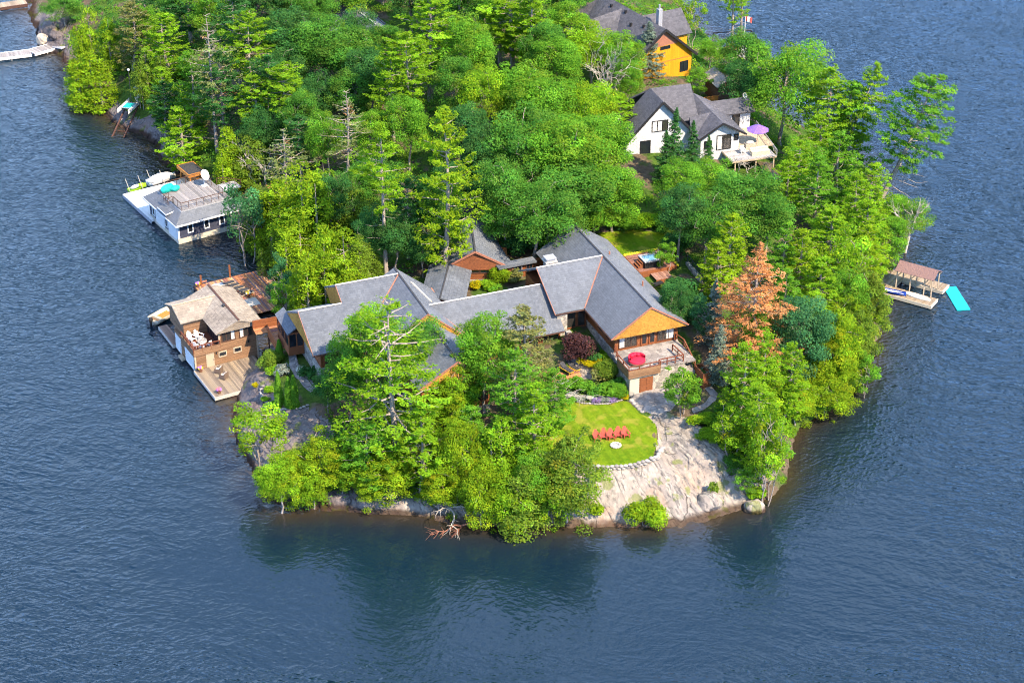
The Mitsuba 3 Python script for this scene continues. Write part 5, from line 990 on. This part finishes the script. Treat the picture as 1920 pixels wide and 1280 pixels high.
KINDS = {  # code: (name, kind, colour, words)
 'wp': ('pine_tree', 'pine', 'fresh', 'green pine with layered limbs'), 'wy': ('pine_tree', 'pine', 'lime', 'bright yellow-green pine with layered limbs'), 'wd': ('pine_tree', 'pine', 'deep', 'dark green pine'),
 'fy': ('pine_tree', 'full_pine', 'lime', 'leafy bright green pine'), 'fo': ('pine_tree', 'full_pine', 'yellow', 'yellow-green feathery pine'), 'fm': ('pine_tree', 'full_pine', 'fresh', 'leafy soft green pine'),
 'tp': ('pine_tree', 'tall_pine', 'lime', 'tall pine with a long bare trunk'), 'th': ('pine_tree', 'thin_pine', 'sage', 'thinning pine with bare drooping limbs'), 'bt': ('pine_tree', 'bald_top_pine', 'lime', 'broad pine with silvery bare limbs at its top'),
 'tn': ('pine_tree', 'full_pine', 'tan', 'brownish thinning pine'), 'op': ('pine_tree', 'rust_pine', 'orange', 'dead pine with orange needles'), 'sp': ('spruce_tree', 'spruce', 'deep', 'narrow dark spruce'), 'bs': ('spruce_tree', 'spruce', 'blue', 'pale blue spruce'),
 'ce': ('cedar_tree', 'cedar', 'yellow', 'bushy yellow-green cedar'), 'co': ('cedar_tree', 'cedar', 'olive', 'olive green cedar'), 'by': ('cedar_tree', 'bushy_cedar', 'yellow', 'rounded yellow-green cedar'), 'bl': ('cedar_tree', 'bushy_cedar', 'lime', 'rounded bright green cedar'), 'bo': ('cedar_tree', 'bushy_cedar', 'olive', 'rounded olive green cedar'),
 'cf': ('cedar_tree', 'cedar', 'lime', 'bushy bright green cedar'),
 'de': ('broadleaf_tree', 'broadleaf', 'mid', 'mid green broadleaf tree'), 'df': ('broadleaf_tree', 'broadleaf', 'fresh', 'fresh green broadleaf tree'), 'dd': ('broadleaf_tree', 'broadleaf', 'deep', 'dark green broadleaf tree'), 'dt': ('broadleaf_tree', 'broadleaf', 'teal', 'blue-green broadleaf tree'),
 'dl': ('broadleaf_tree', 'broadleaf', 'lime', 'lime green broadleaf tree'), 'yl': ('broadleaf_tree', 'young_broadleaf', 'lime', 'small lime green tree'), 'ym': ('broadleaf_tree', 'young_broadleaf', 'fresh', 'small fresh green tree'), 'yt': ('broadleaf_tree', 'young_broadleaf', 'teal', 'small blue-green tree'),
 'ai': ('broadleaf_tree', 'airy_tree', 'lime', 'airy bright green tree with pale thin stems'), 'at': ('broadleaf_tree', 'airy_tree', 'teal', 'airy blue-green tree'), 'ba': ('bare_tree', 'bare_tree', 'tan', 'bare grey dead tree'), 'cy': ('column_cypress', 'column_cypress', 'mid', 'narrow column cypress')}
VARS = {'broadleaf': 3, 'young_broadleaf': 2, 'airy_tree': 2, 'pine': 3, 'full_pine': 2, 'tall_pine': 1, 'thin_pine': 2, 'bald_top_pine': 1, 'spruce': 1, 'rust_pine': 1, 'cedar': 3, 'column_cypress': 1, 'bare_tree': 3, 'shrub': 3, 'bush': 3, 'bushy_cedar': 2}
TREES = '''@left|on the far left shore
de 115 -15 50 75 beside the grey rock at the top left
ce 162 8 140 85 behind the grounded white boat, tallest
ce 166 96 205 88 at the water's edge left of the beached catamaran
tn 236 2 135 80 between the two shore cedars at the left
co 270 85 190 66 directly behind the beached catamaran
wd 262 -70 60 70
de 205 30 120 60
fy 312 20 150 95
fy 300 125 240 75
th 386 25 290 100 tall, alone on the left shore above the navy boathouse
fy 332 200 322 95 at the water's edge right of the beached catamaran
ce 424 236 352 72 just behind the orange-trimmed dock hut
co 458 250 345 60
wd 440 -20 180 110
df 395 -30 100 95
wd 348 -40 80 90
wy 470 20 210 100
wd 408 95 280 100
wd 300 150 262 70
fm 345 95 250 80
df 262 10 110 60
de 330 -50 70 80
@wood|in the wood left of centre
wy 526 118 280 100 above the bare grey shrubs left of centre
wy 475 140 275 85
wd 505 100 255 90
dd 540 20 170 125
de 600 35 175 125
dd 515 85 215 110
de 655 60 180 130
dd 692 95 215 100
de 570 -40 80 110
df 640 -60 40 110
de 715 -70 10 100
dd 588 135 245 80
de 665 130 235 90
de 560 170 290 80
df 610 210 330 80
dd 480 -50 90 110
dd 545 -70 60 110
de 620 -80 40 120
dd 770 -60 60 110
df 835 -80 60 110
de 905 -95 60 110
df 1000 -95 60 110
dd 1070 -60 60 90
dd 500 190 300 80
dd 480 215 310 75
wd 560 215 330 80
dd 664 14 130 80
de 724 42 150 70
@mid|between the navy boathouse and the main house
ba 470 262 345 75 grey and leafless, left of the thinning pines
th 530 240 405 105 left of two, with bare lower trunk
th 641 172 372 95 right of two, with rusty needles
ce 520 335 470 105
ce 562 300 480 105
cf 605 300 440 90
co 478 345 470 75
ce 560 405 530 75
co 508 425 520 48
at 456 352 495 85 overhanging the water right of the navy boathouse
yt 525 470 585 62 upper of two right of the red plank dock
ym 530 520 610 55 lower of two right of the red plank dock
ce 605 418 585 85 with a pale dead stem, behind the left roof
ce 642 425 575 75
ce 578 470 592 60
co 672 438 545 62
tp 714 232 520 115 its trunk rising behind the left roof ridge
fo 826 205 525 130 tall, in front of the garage
wd 762 335 485 95
dd 690 385 510 75
dd 742 405 515 80
de 800 330 470 70
co 660 350 440 75
df 692 205 330 75
df 765 180 320 90
de 718 290 400 80
wy 752 52 262 105 twin of the pair left of centre, right stem
wy 732 75 268 85 twin of the pair left of centre, left stem
wy 802 -25 190 125
de 850 100 250 90
dd 620 330 450 80
de 660 300 420 80
co 700 470 520 45
dd 790 440 520 65
de 840 400 490 60
@centre|in the dense wood behind the main house
df 882 30 210 105
de 868 -50 100 110
wy 962 -60 130 120
fy 1000 -20 150 95
wy 936 0 120 90
dl 916 112 275 105
df 985 120 280 125
df 1050 70 200 105
dl 1108 42 160 105
df 1160 62 170 90
df 1040 155 305 135
dl 1098 140 290 120
ba 1138 88 205 80 grey and leafless, left of the orange house
fm 1166 85 205 50
de 978 205 380 150
df 1060 222 400 160
df 1128 215 360 125
de 958 290 450 120
dd 902 235 380 85
dd 868 195 340 100
de 1010 325 485 165
de 1090 300 440 165
df 1152 312 435 120
de 948 370 478 100
de 1030 365 480 115
df 1110 372 446 110
wd 905 305 410 75
dd 840 300 430 80
fy 1164 180 270 85 left of the white house gable
bs 1214 38 140 62 in front of the orange house
df 1060 0 120 90
de 1020 40 170 90
df 1180 110 200 60 below the blue spruce
@right|on the right of the wood
sp 1250 245 345 46 tallest of the row before the white house
sp 1274 200 335 52 with the highest tip before the white house
sp 1302 226 330 40 third of the row before the white house
sp 1327 252 312 26 smallest of the row before the white house
df 1288 305 425 100
df 1342 292 400 95
dd 1280 345 490 90
de 1398 325 470 145
de 1330 362 500 125
de 1442 362 490 110
ym 1250 448 512 52 at the corner of the hot tub deck
df 1482 62 275 165 big and round beside the deck with the purple umbrella
de 1404 55 200 95
dd 1402 115 240 85
ai 1298 -12 95 60 on the far shore behind the orange house
tp 1384 -70 125 70 left of the pair on the far shore
tp 1400 -90 105 75 right of the pair on the far shore
df 1334 70 128 52
ym 1310 122 180 55
wd 1402 125 190 52
wy 1562 122 330 105
fm 1612 150 345 105
wy 1500 262 400 75
df 1512 255 380 85
ba 1708 360 472 85 bleached white, over the water above the right boat dock
fy 1470 300 410 75
fm 1540 290 440 85
fy 1598 320 470 90
fy 1560 385 530 120
fy 1622 370 520 110
df 1672 400 512 78
df 1694 374 450 105
ym 1668 455 526 48
fo 1500 425 570 90
fy 1545 480 630 100
df 1600 490 640 90
bo 1636 490 650 90
bo 1612 570 705 85
by 1578 560 750 85
by 1552 690 776 95
op 1432 450 695 172
fo 1376 395 540 95 left behind the orange dead pine
fo 1345 450 570 75
fm 1480 410 560 80
bs 1347 525 650 50 upper of two left of the orange dead pine
bs 1350 605 715 54 lower of two left of the orange dead pine
dt 1508 555 735 125 rounded, right below the orange dead pine
fy 1388 640 810 100
fy 1440 618 800 75
fy 1412 715 880 110
ai 1446 745 935 95
ai 1440 830 948 75
ym 1628 655 742 68 leaning over the water below the right boat dock
fy 1478 640 805 80
by 1500 700 800 70
dd 1262 530 640 60
yt 1318 545 640 50
ym 1284 686 780 76 before the terrace wall and its steps
ym 1400 870 930 55
fy 1532 215 345 90
fm 1580 245 385 95
fy 1645 300 440 95
fo 1628 420 565 80
ai 1592 430 600 90
by 1608 560 665 70
fy 1530 540 690 90
dl 1560 600 735 85
fm 1470 500 640 80
df 1420 560 700 70
yl 1460 690 800 80
ym 1450 790 900 90
yl 1380 760 860 80
by 1610 640 720 70
ym 1545 720 785 60
dl 1430 660 790 80
@front|in front of the main house
bt 738 560 890 215
df 688 575 770 125 behind the broad bald-topped pine, left
de 782 582 740 105 behind the broad bald-topped pine, right
df 908 590 775 120
tn 986 580 790 130 right before the low slate roof
wp 962 652 860 105
ym 878 665 785 75
de 650 640 790 90
dd 612 685 775 60
by 550 838 938 85
dl 520 862 962 95
by 605 812 930 98
by 668 832 920 95
fy 785 765 930 110
by 855 772 940 85
fy 1004 715 905 95
bl 948 875 992 105
bo 1062 803 984 116 big and rounded, overhanging the water left of the bare rock
by 900 862 988 88
co 985 872 996 95
fm 700 790 925 110
by 735 838 930 95
bl 585 868 952 70
by 820 850 962 75
bl 1035 850 980 80
by 690 868 945 60
bl 640 842 925 70
df 1002 850 985 85
cf 940 780 930 95
fm 880 760 900 90
fm 1030 690 810 85
bl 850 700 820 90
ai 488 765 890 112 leaning over the water below the plank dock
'''
LANDMARKS = [('cabin roof', 690, 40), ('shaded cabin deck', 600, 150), ('orange house', 1230, 70), ('white house gable', 1240, 230), ('brown shed', 1350, 165), ('purple parasol', 1420, 255), ('garage', 900, 470), ('house chimney', 1035, 500), ('navy boathouse', 370, 400), ('orange-trimmed dock hut', 358, 325), ('catamaran', 240, 225), ('walkway dock', 90, 92), ('rusty-needled pine', 641, 260),
 ('left thinning pine', 530, 310), ('twin-trunk pines', 745, 160), ('feathery pine by the garage', 826, 340), ('long-trunked pine', 714, 350), ('hot tub', 1215, 490), ('orange dead pine', 1432, 560), ('rounded blue-green tree', 1508, 640), ('right boat dock', 1710, 540), ('big round tree by the deck', 1482, 150), ('leaning pine', 1690, 260), ('bald-topped pine', 738, 720), ('bare front rock', 1250, 920), ('red lawn chairs', 1145, 815), ('red sun deck', 450, 550),
 ('cedar boathouse', 410, 620), ('driftwood', 860, 985), ('dark left rock', 540, 790), ('terrace stone wall', 1250, 690), ('row of spruces', 1280, 270), ('bleached dead tree', 1715, 410), ('blue spruce', 1215, 90), ('tall pine on the left shore', 385, 140), ('upper lawn', 1190, 455), ('golden gable', 1220, 600)]
_said = set()
def near_words(words, x, y):
    for name, lx, ly in sorted(LANDMARKS, key=lambda q: math.hypot(q[1] - x, 1.3 * (q[2] - y))):
        dx, dy = x - lx, y - ly
        w = ('left of' if dx < 0 else 'right of') if abs(dx) > abs(dy) else ('behind' if dy < 0 else 'in front of')
        t = f'{words} {w} the {name}'
        if t not in _said and name.split()[-1] not in words:
            _said.add(t); return t
_where, _g, _n = '', '', 0
for line in TREES.strip().split('\n'):
    if line[0] == '@':
        _g, _where = line[1:].split('|'); continue
    q = line.split(' ', 5)
    code, xt, yt, yb, wd = q[0], *map(float, q[1:5])
    fix = int(code[2:]) if len(code) > 2 else None
    name, kind, color, words = KINDS[code[:2]]
    xb = xt + (960 - xt) * (yb - yt) / (6466 + 640 - yt)
    base = on_ground(xb, yb); base[2] = max(ground(base[0], base[1]), -.2)
    s = px_per_m(base)
    lo, hi = 1.0, 60.0
    for _ in range(30):
        m_ = (lo + hi) / 2
        if proj(base + [0, 0, m_])[1] > yt: lo = m_
        else: hi = m_
    _n += 1
    lab = f'{words} {q[5]}' if len(q) > 5 else near_words(words, xt, (yt + yb) / 2)
    grow(name, kind, (_n % VARS[kind] if fix is None else fix), color, base, lo, (1.3 if kind == 'cedar' else 1.12 if kind == 'bushy_cedar' else 1.04) * wd / s / 2, lab, 'tree', None if len(q) > 5 else f'{words}s {_where}')
def leaning(code, top, basepx, width, where, var=0):
    name, kind, color, words = KINDS[code]; base = on_ground(*basepx); base[2] = ground(base[0], base[1])
    s = px_per_m(base); h = (basepx[1] - top[1]) / s / math.cos(_th)
    dx = (top[0] - basepx[0]) / s
    grow(name, kind, var, color, base, math.hypot(h, dx), width / s / 2, f'{words} {where}', 'tree', None, lean=(dx, 0))
leaning('wp', (1722, 150), (1640, 395), 150, 'leaning out over the lake at the right', 2)
leaning('wy', (1628, 130), (1560, 330), 95, 'leaning beside the big round tree at the right', 1)
# ------------------------------------------------------------------ garden, paths and small things
def px_sheet(name, pts, mat, label, lift=.06, z=None, kind='structure'):
    poly = sg.Polygon([on_ground(x, y)[:2] for x, y in pts]).buffer(0)
    structure(name, sheet(poly, lift), mat, label, smooth=True, kind=kind)
px_sheet('patio', [(1181, 743), (1232, 729), (1270, 728), (1282, 742), (1255, 772), (1222, 779), (1206, 772)], 'flagstone', 'flagstone patio before the basement double door')
px_sheet('driveway', [(855, 405), (870, 375), (905, 372), (935, 395), (915, 420), (880, 412)], 'asphalt', 'dark asphalt driveway behind the garage')
px_sheet('garden_path', [(541, 668), (553, 666), (556, 690), (566, 705), (580, 716), (590, 730), (583, 737), (566, 722), (552, 705), (543, 690)], 'flagstone', 'winding grey stone path below the screened porch')
px_sheet('side_path', [(1318, 724), (1330, 722), (1346, 738), (1342, 752), (1318, 770), (1300, 776), (1296, 768), (1322, 756), (1332, 742)], 'flagstone', 'narrow path winding right of the patio')
px_sheet('garden_bed', [(1040, 742), (1075, 735), (1120, 742), (1170, 735), (1178, 745), (1150, 757), (1110, 757), (1070, 750), (1042, 752)], 'soil', 'dark planting bed above the lawn')
rs = np.random.default_rng(77)
def stones(name, line, n, size, label, cat_='wall', mat='stone_pale', up=.12, rows=1):
    k = thing(name, label, cat_); pts = np.array([on_ground(*q) for q in line]); d = np.r_[0, np.cumsum(np.linalg.norm(np.diff(pts[:, :2], axis=0), axis=1))]
    for r in range(rows):
        for i in range(n):
            s = d[-1] * (i + .5 + .5 * (r % 2)) / n; x, y = np.interp(s, d, pts[:, 0]), np.interp(s, d, pts[:, 1]); e = np.array([np.interp(s + .1, d, pts[:, 0]) - x, np.interp(s + .1, d, pts[:, 1]) - y]); a = math.degrees(math.atan2(e[1], e[0])) if np.linalg.norm(e) > 0 else 0
            b = blob([0, 0, 0], [d[-1] / n * .56, size * rs.uniform(.8, 1.2), size * rs.uniform(.45, .7)], int(rs.integers(99)), .12, 1)
            part(k, 'stone', moved(b, W0.mat(x, y, ground(x, y) + up + r * size * 1.1, a)), 'matte', col=np.array([.27, .25, .23]) * rs.uniform(.6, 1.15))
stones('retaining_wall', [(1062, 868), (1098, 877), (1130, 880), (1160, 880), (1190, 876), (1212, 871), (1232, 862), (1242, 845)], 26, .24, 'low wall of pale stones along the front edge of the lawn', rows=2)
stones('stone_edging', [(1042, 752), (1070, 751), (1092, 757), (1118, 759), (1142, 758), (1165, 752), (1178, 745)], 30, .15, 'pale stone edging between the garden bed and the lawn', 'edging')
stones('stone_edging', [(495, 722), (488, 735), (494, 752), (510, 765), (535, 770), (560, 768), (580, 760)], 24, .17, 'curved stone edging round the column cypresses', 'edging')
stones('stone_edging', [(553, 664), (558, 688), (570, 704), (584, 716), (594, 732)], 22, .15, 'pale kerb stones along the winding path', 'edging')
stones('stone_step', [(1182, 748), (1196, 764), (1208, 774)], 5, .3, 'flat stone steps at the corner of the lawn by the patio', 'steps', up=.0)
q = at(1414, 957, 0); single('boulder', blob([q[0], q[1], .3], [1.1, .8, 1.05], 14, .25, 3), 'rock', 'single squarish boulder standing in the water right of the bare rock', 'rock', smooth=25)
for i, (px, py, r, w) in enumerate(((1086, 46, 0, 0),)): pass
for i, (px, py, s, wds) in enumerate(((92, 62, 1.5, 'grey boulder at the top of the far left shore'), (112, 48, 1.2, 'pale angular boulder beside the shaded rock at the far left'), (106, 70, 1.1, 'flat pale boulder above the rowing boat'), (722, 930, 1.3, 'white faced boulder on the front shore'), (688, 945, 1.0, 'pale boulder at the waterline of the front shore'), (1330, 944, 1.4, 'rounded pale boulder at the right end of the bare rock'))):
    q = on_ground(px, py); single('boulder', blob([q[0], q[1], q[2] + .2], np.array([1.1, .9, .8]) * s, 20 + i, .25, 3), 'rock', wds, 'rock', smooth=25)
def plant(px, py, color, H, R, label, kind='shrub', var=0, name='shrub', cat_='shrub', group=None, water=False):
    q = on_ground(px, py); q[2] = max(q[2], 0)
    if kind == 'shrub' and R > 1.25: kind = 'bush'
    return grow(name, kind, var, color, q, H, R, label, cat_, group)
plant(1084, 668, 'plum', 3.2, 2.1, 'large purple-brown shrub against the stone house wall'); plant(1109, 668, 'deep', 1.7, 1.3, 'dark green tufted shrub right of the purple-brown shrub')
plant(1096, 676, 'gold', .5, 1.1, 'low golden ground cover left of the blue-grey cushion plant'); plant(1112, 681, 'gold', .6, 1.3, 'low golden ground cover along the stone house wall', var=1); plant(1128, 672, 'lime', .7, 1.2, 'lime green ground cover against the stone house wall'); plant(1098, 672, 'blue', .6, .6, 'blue-grey cushion plant among golden ground cover')
plant(1140, 706, 'olive', 2.2, 1.6, 'bronze-green spreading shrub on the garden rock', var=1); plant(1122, 712, 'tan', 1.3, 1.2, 'brownish low shrub on the garden rock')
for i, (x, y, c, h, r, w) in enumerate(((1080, 728, 'fresh', 1.4, 1.0, 'leftmost of the round green shrubs above the lawn'), (1097, 737, 'fresh', 1.5, 1.1, 'second round green shrub above the lawn'), (1120, 742, 'mid', 1.3, 1.1, 'third round green shrub above the lawn'), (1137, 742, 'fresh', 1.5, 1.2, 'fourth round green shrub above the lawn'), (1156, 742, 'fresh', 1.7, 1.3, 'largest round green shrub, beside the stone wall corner'), (1146, 730, 'mid', 1.2, 1.0, 'green shrub behind the row above the lawn'), (1164, 728, 'mid', 1.4, .8, 'green shrub against the foot of the stone wall'))): plant(x, y, c, h, r, w, var=i % 3)
plant(1172, 747, 'gold', .5, .55, 'small yellow flower clump at the lawn corner by the patio', name='flower_clump', cat_='flowers'); plant(1138, 755, 'gold', .3, .3, 'tiny yellow flower clump on the lawn edge', name='flower_clump', cat_='flowers')
GREEN['white'] = (.62, .60, .52); GREEN['violet'] = (.30, .22, .42); GREEN['silver'] = (.26, .30, .25)
for i, (x, y, c, w) in enumerate(((1058, 722, 'white', 'white flowering clump left of the round green shrubs'), (1072, 745, 'silver', 'silvery lavender clump at the left of the garden bed'), (1090, 752, 'silver', 'silvery lavender clump second from the left of the bed'), (1118, 754, 'violet', 'violet lavender clump in the middle of the bed'), (1132, 754, 'silver', 'silvery lavender clump right of the violet one'), (1150, 752, 'violet', 'violet lavender clump near the right of the bed'), (1108, 750, 'white', 'small white flower clump in the garden bed'))): plant(x, y, c, .7, .7, w, name='flower_clump', cat_='flowers', var=i % 3)
for i, (x, y, h) in enumerate(((524, 762, 4.2), (543, 764, 3.7), (553, 764, 3.9), (525, 676, 2.6))): plant(x, y, 'fresh', h * 1.12, .60, ['tallest of the three column cypresses, left', 'middle of the three column cypresses', 'rightmost of the three column cypresses', 'lone column cypress beside the red footbridge'][i], 'column_cypress', name='column_cypress', cat_='tree')
for i, (x, y, c, h, r, w) in enumerate(((508, 688, 'olive', 1.9, 1.5, 'olive shrub beside the boathouse wall'), (530, 705, 'silver', 1.4, 1.0, 'white flowering shrub left of the winding path'), (514, 702, 'lime', 1.2, 1.0, 'lime shrub between rock and winding path'), (566, 700, 'white', .9, .8, 'white flower clump right of the winding path'), (578, 708, 'deep', 1.4, 1.1, 'dark shrub right of the winding path'), (503, 735, 'lime', .7, .7, 'low lime shrub in the curved stone bed'), (498, 752, 'lime', .5, .6, 'low green shrub at the left of the curved stone bed'), (513, 762, 'fresh', .6, .5, 'green shrub at the foot of the tallest cypress'),
    (480, 725, 'gold', .5, .5, 'small yellow shrub on the dark left rock'), (893, 540, 'gold', .9, .9, 'yellow leaved shrub in the courtyard, left'), (912, 540, 'lime', 1.0, 1.1, 'lime shrub in the middle of the courtyard'), (940, 530, 'yellow', 2.2, 1.5, 'tall yellow-green shrub before the garage windows'), (965, 530, 'tan', 1.8, 1.2, 'pinkish tan shrub right of the garage windows'), (925, 544, 'fresh', .9, 1.0, 'fresh green shrub at the courtyard edge'),
    (1207, 985, 'yellow', 3.0, 2.3, 'round yellow-green bush at the waterline of the bare rock'), (1116, 966, 'yellow', 1.4, .9, 'small bush at the left foot of the bare rock'), (1378, 880, 'mid', 1.8, 1.4, 'dark green bush at the right edge of the bare rock'), (1345, 800, 'fresh', 1.3, 1.3, 'green bush above the right side of the bare rock'), (1320, 790, 'lime', .8, 1.4, 'lime ground cover above the bare rock'), (1365, 835, 'fresh', 1.2, 1.5, 'grassy green bush right of the bare rock'), (1300, 792, 'yellow', .8, 1.0, 'yellowish low bush beside the small tree'), (1336, 930, 'olive', 1.8, .6, 'thin shrub growing from the rounded boulder'),
    (1330, 820, 'lime', .8, 1.6, 'grassy slope clump right of the streaked rock'), (1400, 850, 'mid', 2.0, 1.6, 'bushy undergrowth below the lime trees'), (1360, 780, 'mid', 1.8, 1.6, 'dark undergrowth right of the side path'), (1405, 790, 'fresh', 2.0, 1.7, 'green undergrowth between the lime trees'), (1385, 740, 'deep', 2.0, 1.6, 'shaded undergrowth right of the planter box'), (1420, 935, 'lime', 1.4, 1.2, 'leafy bush behind the boulder in the water'),
    (1180, 425, 'fresh', 2.0, 2.0, 'leafy bush at the back of the upper lawn, left'), (1140, 420, 'mid', 2.0, 2.2, 'bush at the back of the upper lawn behind the ridge'), (1215, 420, 'lime', 1.6, 1.8, 'lime bush at the back of the upper lawn'), (1245, 428, 'mid', 1.8, 1.8, 'bush at the right end of the upper lawn'), (1270, 470, 'deep', 2.4, 2.0, 'dark bush right of the upper lawn'), (1275, 560, 'deep', 3.0, 2.4, 'dark bush behind the right eave of the main house'), (1300, 600, 'deep', 3.2, 2.2, 'dark bush right of the golden gable'),
    (990, 465, 'white', 3.4, 2.0, 'white flowering shrub left of the main house back gable'), (1012, 470, 'mid', 3.0, 2.0, 'green shrub behind the chimney'), (960, 475, 'deep', 3.0, 2.2, 'dark shrub behind the garage'))): plant(x, y, c, h, r, w, var=i % 3)
k = thing('flower_border', 'row of yellow flower tufts along the edge of the hot tub deck', 'flowers')
for i in range(14): part(k, 'tuft', moved(blob([0, 0, .15], [.2, .2, .2], i, .25, 1), H.mat(10.9 + .34 * i, 20.9, 7.75)), 'matte', col=np.array([.6, .48, .02]))
for i in range(7): part(k, 'tuft', moved(blob([0, 0, .15], [.2, .2, .2], i, .25, 1), H.mat(15.9, 16.2 + .6 * i, 7.75)), 'matte', col=np.array([.6, .48, .02]))
def pot(F, u, v, z, cols, label):
    k = thing('flower_pot', label, 'flower pot'); m = F.mat(u, v, z); part(k, 'pot', moved(lathe([(0, 0), (.2, 0), (.3, .4), (.26, .4), (0, .36)], 12), m), 'pot')
    for i in range(7): part(k, 'bloom', moved(blob([.2 * math.cos(i * .9), .2 * math.sin(i * .9), .5 + .08 * (i % 2)], [.16, .16, .13], i, .3, 1), m), cols[i % len(cols)])
pot(B, .35, -.65, .56, ['yellow', 'violet'], 'pot of yellow and violet flowers at the boathouse corner'); pot(B, .5, -6.3, .56, ['violet', 'pink'], 'pot of violet flowers at the outer corner of the grey dock'); pot(B, 7.6, 19.4, .56, ['yellow', 'violet'], 'pot of yellow flowers at the lake corner of the red sun deck'); pot(B, 12.3, 14.0, .56, ['white_paint', 'yellow'], 'pot of pale flowers beside the rug on the red sun deck')
# driftwood and fallen branches
def branchy(name, base, dirs, seed, label, mat='bare_wood', r=.12, category='branch'):
    rng = np.random.default_rng(seed); ms = []
    for d, l in dirs:
        d = unit(np.array(d, float)); a = np.array(base, float); p = [a]
        for i in range(5): a = a + (d + rng.normal(0, .28, 3)) * l / 5; p.append(a)
        ms.append(tube(p, np.linspace(r, .02, 6), 5))
        for i in range(2, 6):
            for _ in range(3): ms.append(limb(rng, p[i], p[i] + (d + rng.normal(0, .7, 3)) * l * .28, .035, .01, 0, 4, 4))
    single(name, ms, mat, label, category, smooth=True)
scene['red_wood'] = twos({'type': 'diffuse', 'reflectance': rgb(.26, .12, .08)})
q = on_ground(845, 965); branchy('fallen_branch', q + [0, 0, .9], [((.1, -.8, -.15), 3.2), ((-.4, -.6, .2), 2.5), ((.5, -.5, .3), 2.4)], 3, 'tangled bleached roots and branches at the front waterline')
q = at(865, 985, .1); branchy('driftwood', q, [((-.9, -.5, .03), 3.2), ((.8, .1, .05), 2.2), ((-.4, -.8, .03), 2.4)], 4, 'reddish driftwood branches lying in the water at the front shore', 'red_wood')
q = on_ground(880, 930); branchy('dead_limbs', q + [0, 0, 1], [((.6, -.4, .7), 2.8), ((-.3, -.3, .9), 2.4), ((.1, -.6, .6), 2.6)], 5, 'bare grey limbs among the front cedars', r=.07)
q = on_ground(1010, 800); branchy('dead_limbs', q + [0, 0, 3.5], [((1, -.1, .15), 4.5), ((.9, .3, -.1), 3.5)], 6, 'long bare grey limb reaching over the lawn from the left', r=.08)
q = on_ground(1120, 200); branchy('dead_limbs', q + [0, 0, 4], [((.7, -.3, 1.0), 6), ((.2, -.2, 1.0), 6.5), ((.9, 0, .6), 5)], 7, 'bare grey limbs left of the white house', r=.09)
for i, (x, y, h) in enumerate(((1400, 330, 2.6), (1430, 325, 2.4), (1455, 345, 2.4), (1385, 322, 2.6))): plant(x, y, 'tan', h, 1.4, ['tangle of bare twigs under the raised deck, second', 'tangle of bare twigs under the raised deck, third', 'tangle of bare twigs right of the raised deck', 'leftmost tangle of bare twigs under the raised deck'][i], 'bare_tree', i % 3, 'bare_shrub', 'shrub')
plant(462, 330, 'tan', 4.5, 2.0, 'grey leafless shrub right of the dock hut', 'bare_tree', 1, 'bare_shrub', 'shrub'); plant(500, 345, 'tan', 4.5, 2.0, 'grey leafless shrub below the left thinning pine', 'bare_tree', 2, 'bare_shrub', 'shrub')

# ------------------------------------------------------------------ undergrowth that nobody could count
def undergrowth():
    rng = np.random.default_rng(31)
    q = np.column_stack([rng.uniform(-75, 62, 9000), rng.uniform(172, 345, 9000)]); P_ = shapely.points(q)
    ok = sdist(shore, P_) > .7
    rect = lambda F, a, b, c, d: sg.Polygon([F.p(a, c)[:2], F.p(b, c)[:2], F.p(b, d)[:2], F.p(a, d)[:2]])
    px = lambda pts: sg.Polygon([on_ground(x, y)[:2] for x, y in pts]).buffer(0)
    bad = [rect(H, -1.5, 18, -8, 25), rect(H, -35, 1, 5.5, 26), rect(H, -25, -14, -3.5, 8), rect(Gf, -6, 7, -6, 13), rect(B, -1, 17, -8, 20), rect(K, -2, 10, -2, 18), rect(WH, -5, 17, -6.2, 12), rect(OR, -9, 7, -1, 21), rect(SH, -1, 4, -1, 6), lawn_poly.buffer(1.2), uplawn_poly.buffer(.3),
           px([(1040, 880), (1242, 850), (1205, 770), (1180, 740), (1230, 725), (1345, 725), (1345, 760), (1300, 785), (1390, 870), (1420, 960), (1330, 995), (1040, 1000)]), px([(425, 740), (440, 690), (600, 660), (620, 800), (560, 850), (440, 880)]), px([(1040, 650), (1160, 640), (1185, 760), (1040, 760)]), px([(850, 410), (870, 370), (940, 370), (940, 420)]), px([(30, 110), (40, 0), (120, 30), (130, 110)]), px([(180, 200), (280, 200), (290, 270), (180, 220)])]
    for b_ in bad: ok &= ~shapely.contains(b_, P_)
    q = q[ok]; V, Fc, C, n0 = [], [], [], 0
    cols = [GREEN['fresh'], GREEN['mid'], GREEN['lime'], GREEN['olive'], GREEN['deep']]
    for x, y in q:
        R_ = rng.uniform(.5, 1.3); m = int(34 * R_); d = unit(rng.normal(0, 1, (m, 3)) + [0, 0, .5]); z = ground(x, y)
        pts = np.array([x, y, z + R_ * .3]) + d * rng.uniform(.5, 1, m)[:, None] * [R_, R_, R_ * .6]
        v, f = leaves(pts, d + [0, 0, .4], .30, rng); V.append(v); Fc.append(f + n0); n0 += len(v)
        C.append(tint(cols[rng.choice(5, p=[.3, .3, .15, .1, .15])], m, rng, .2, .1, rng.normal(0, .15)))
    structure('undergrowth', (np.vstack(V), np.vstack(Fc)), 'leaf', 'low leafy undergrowth covering the forest floor', col=np.vstack(C), kind='stuff', category='undergrowth')
undergrowth()
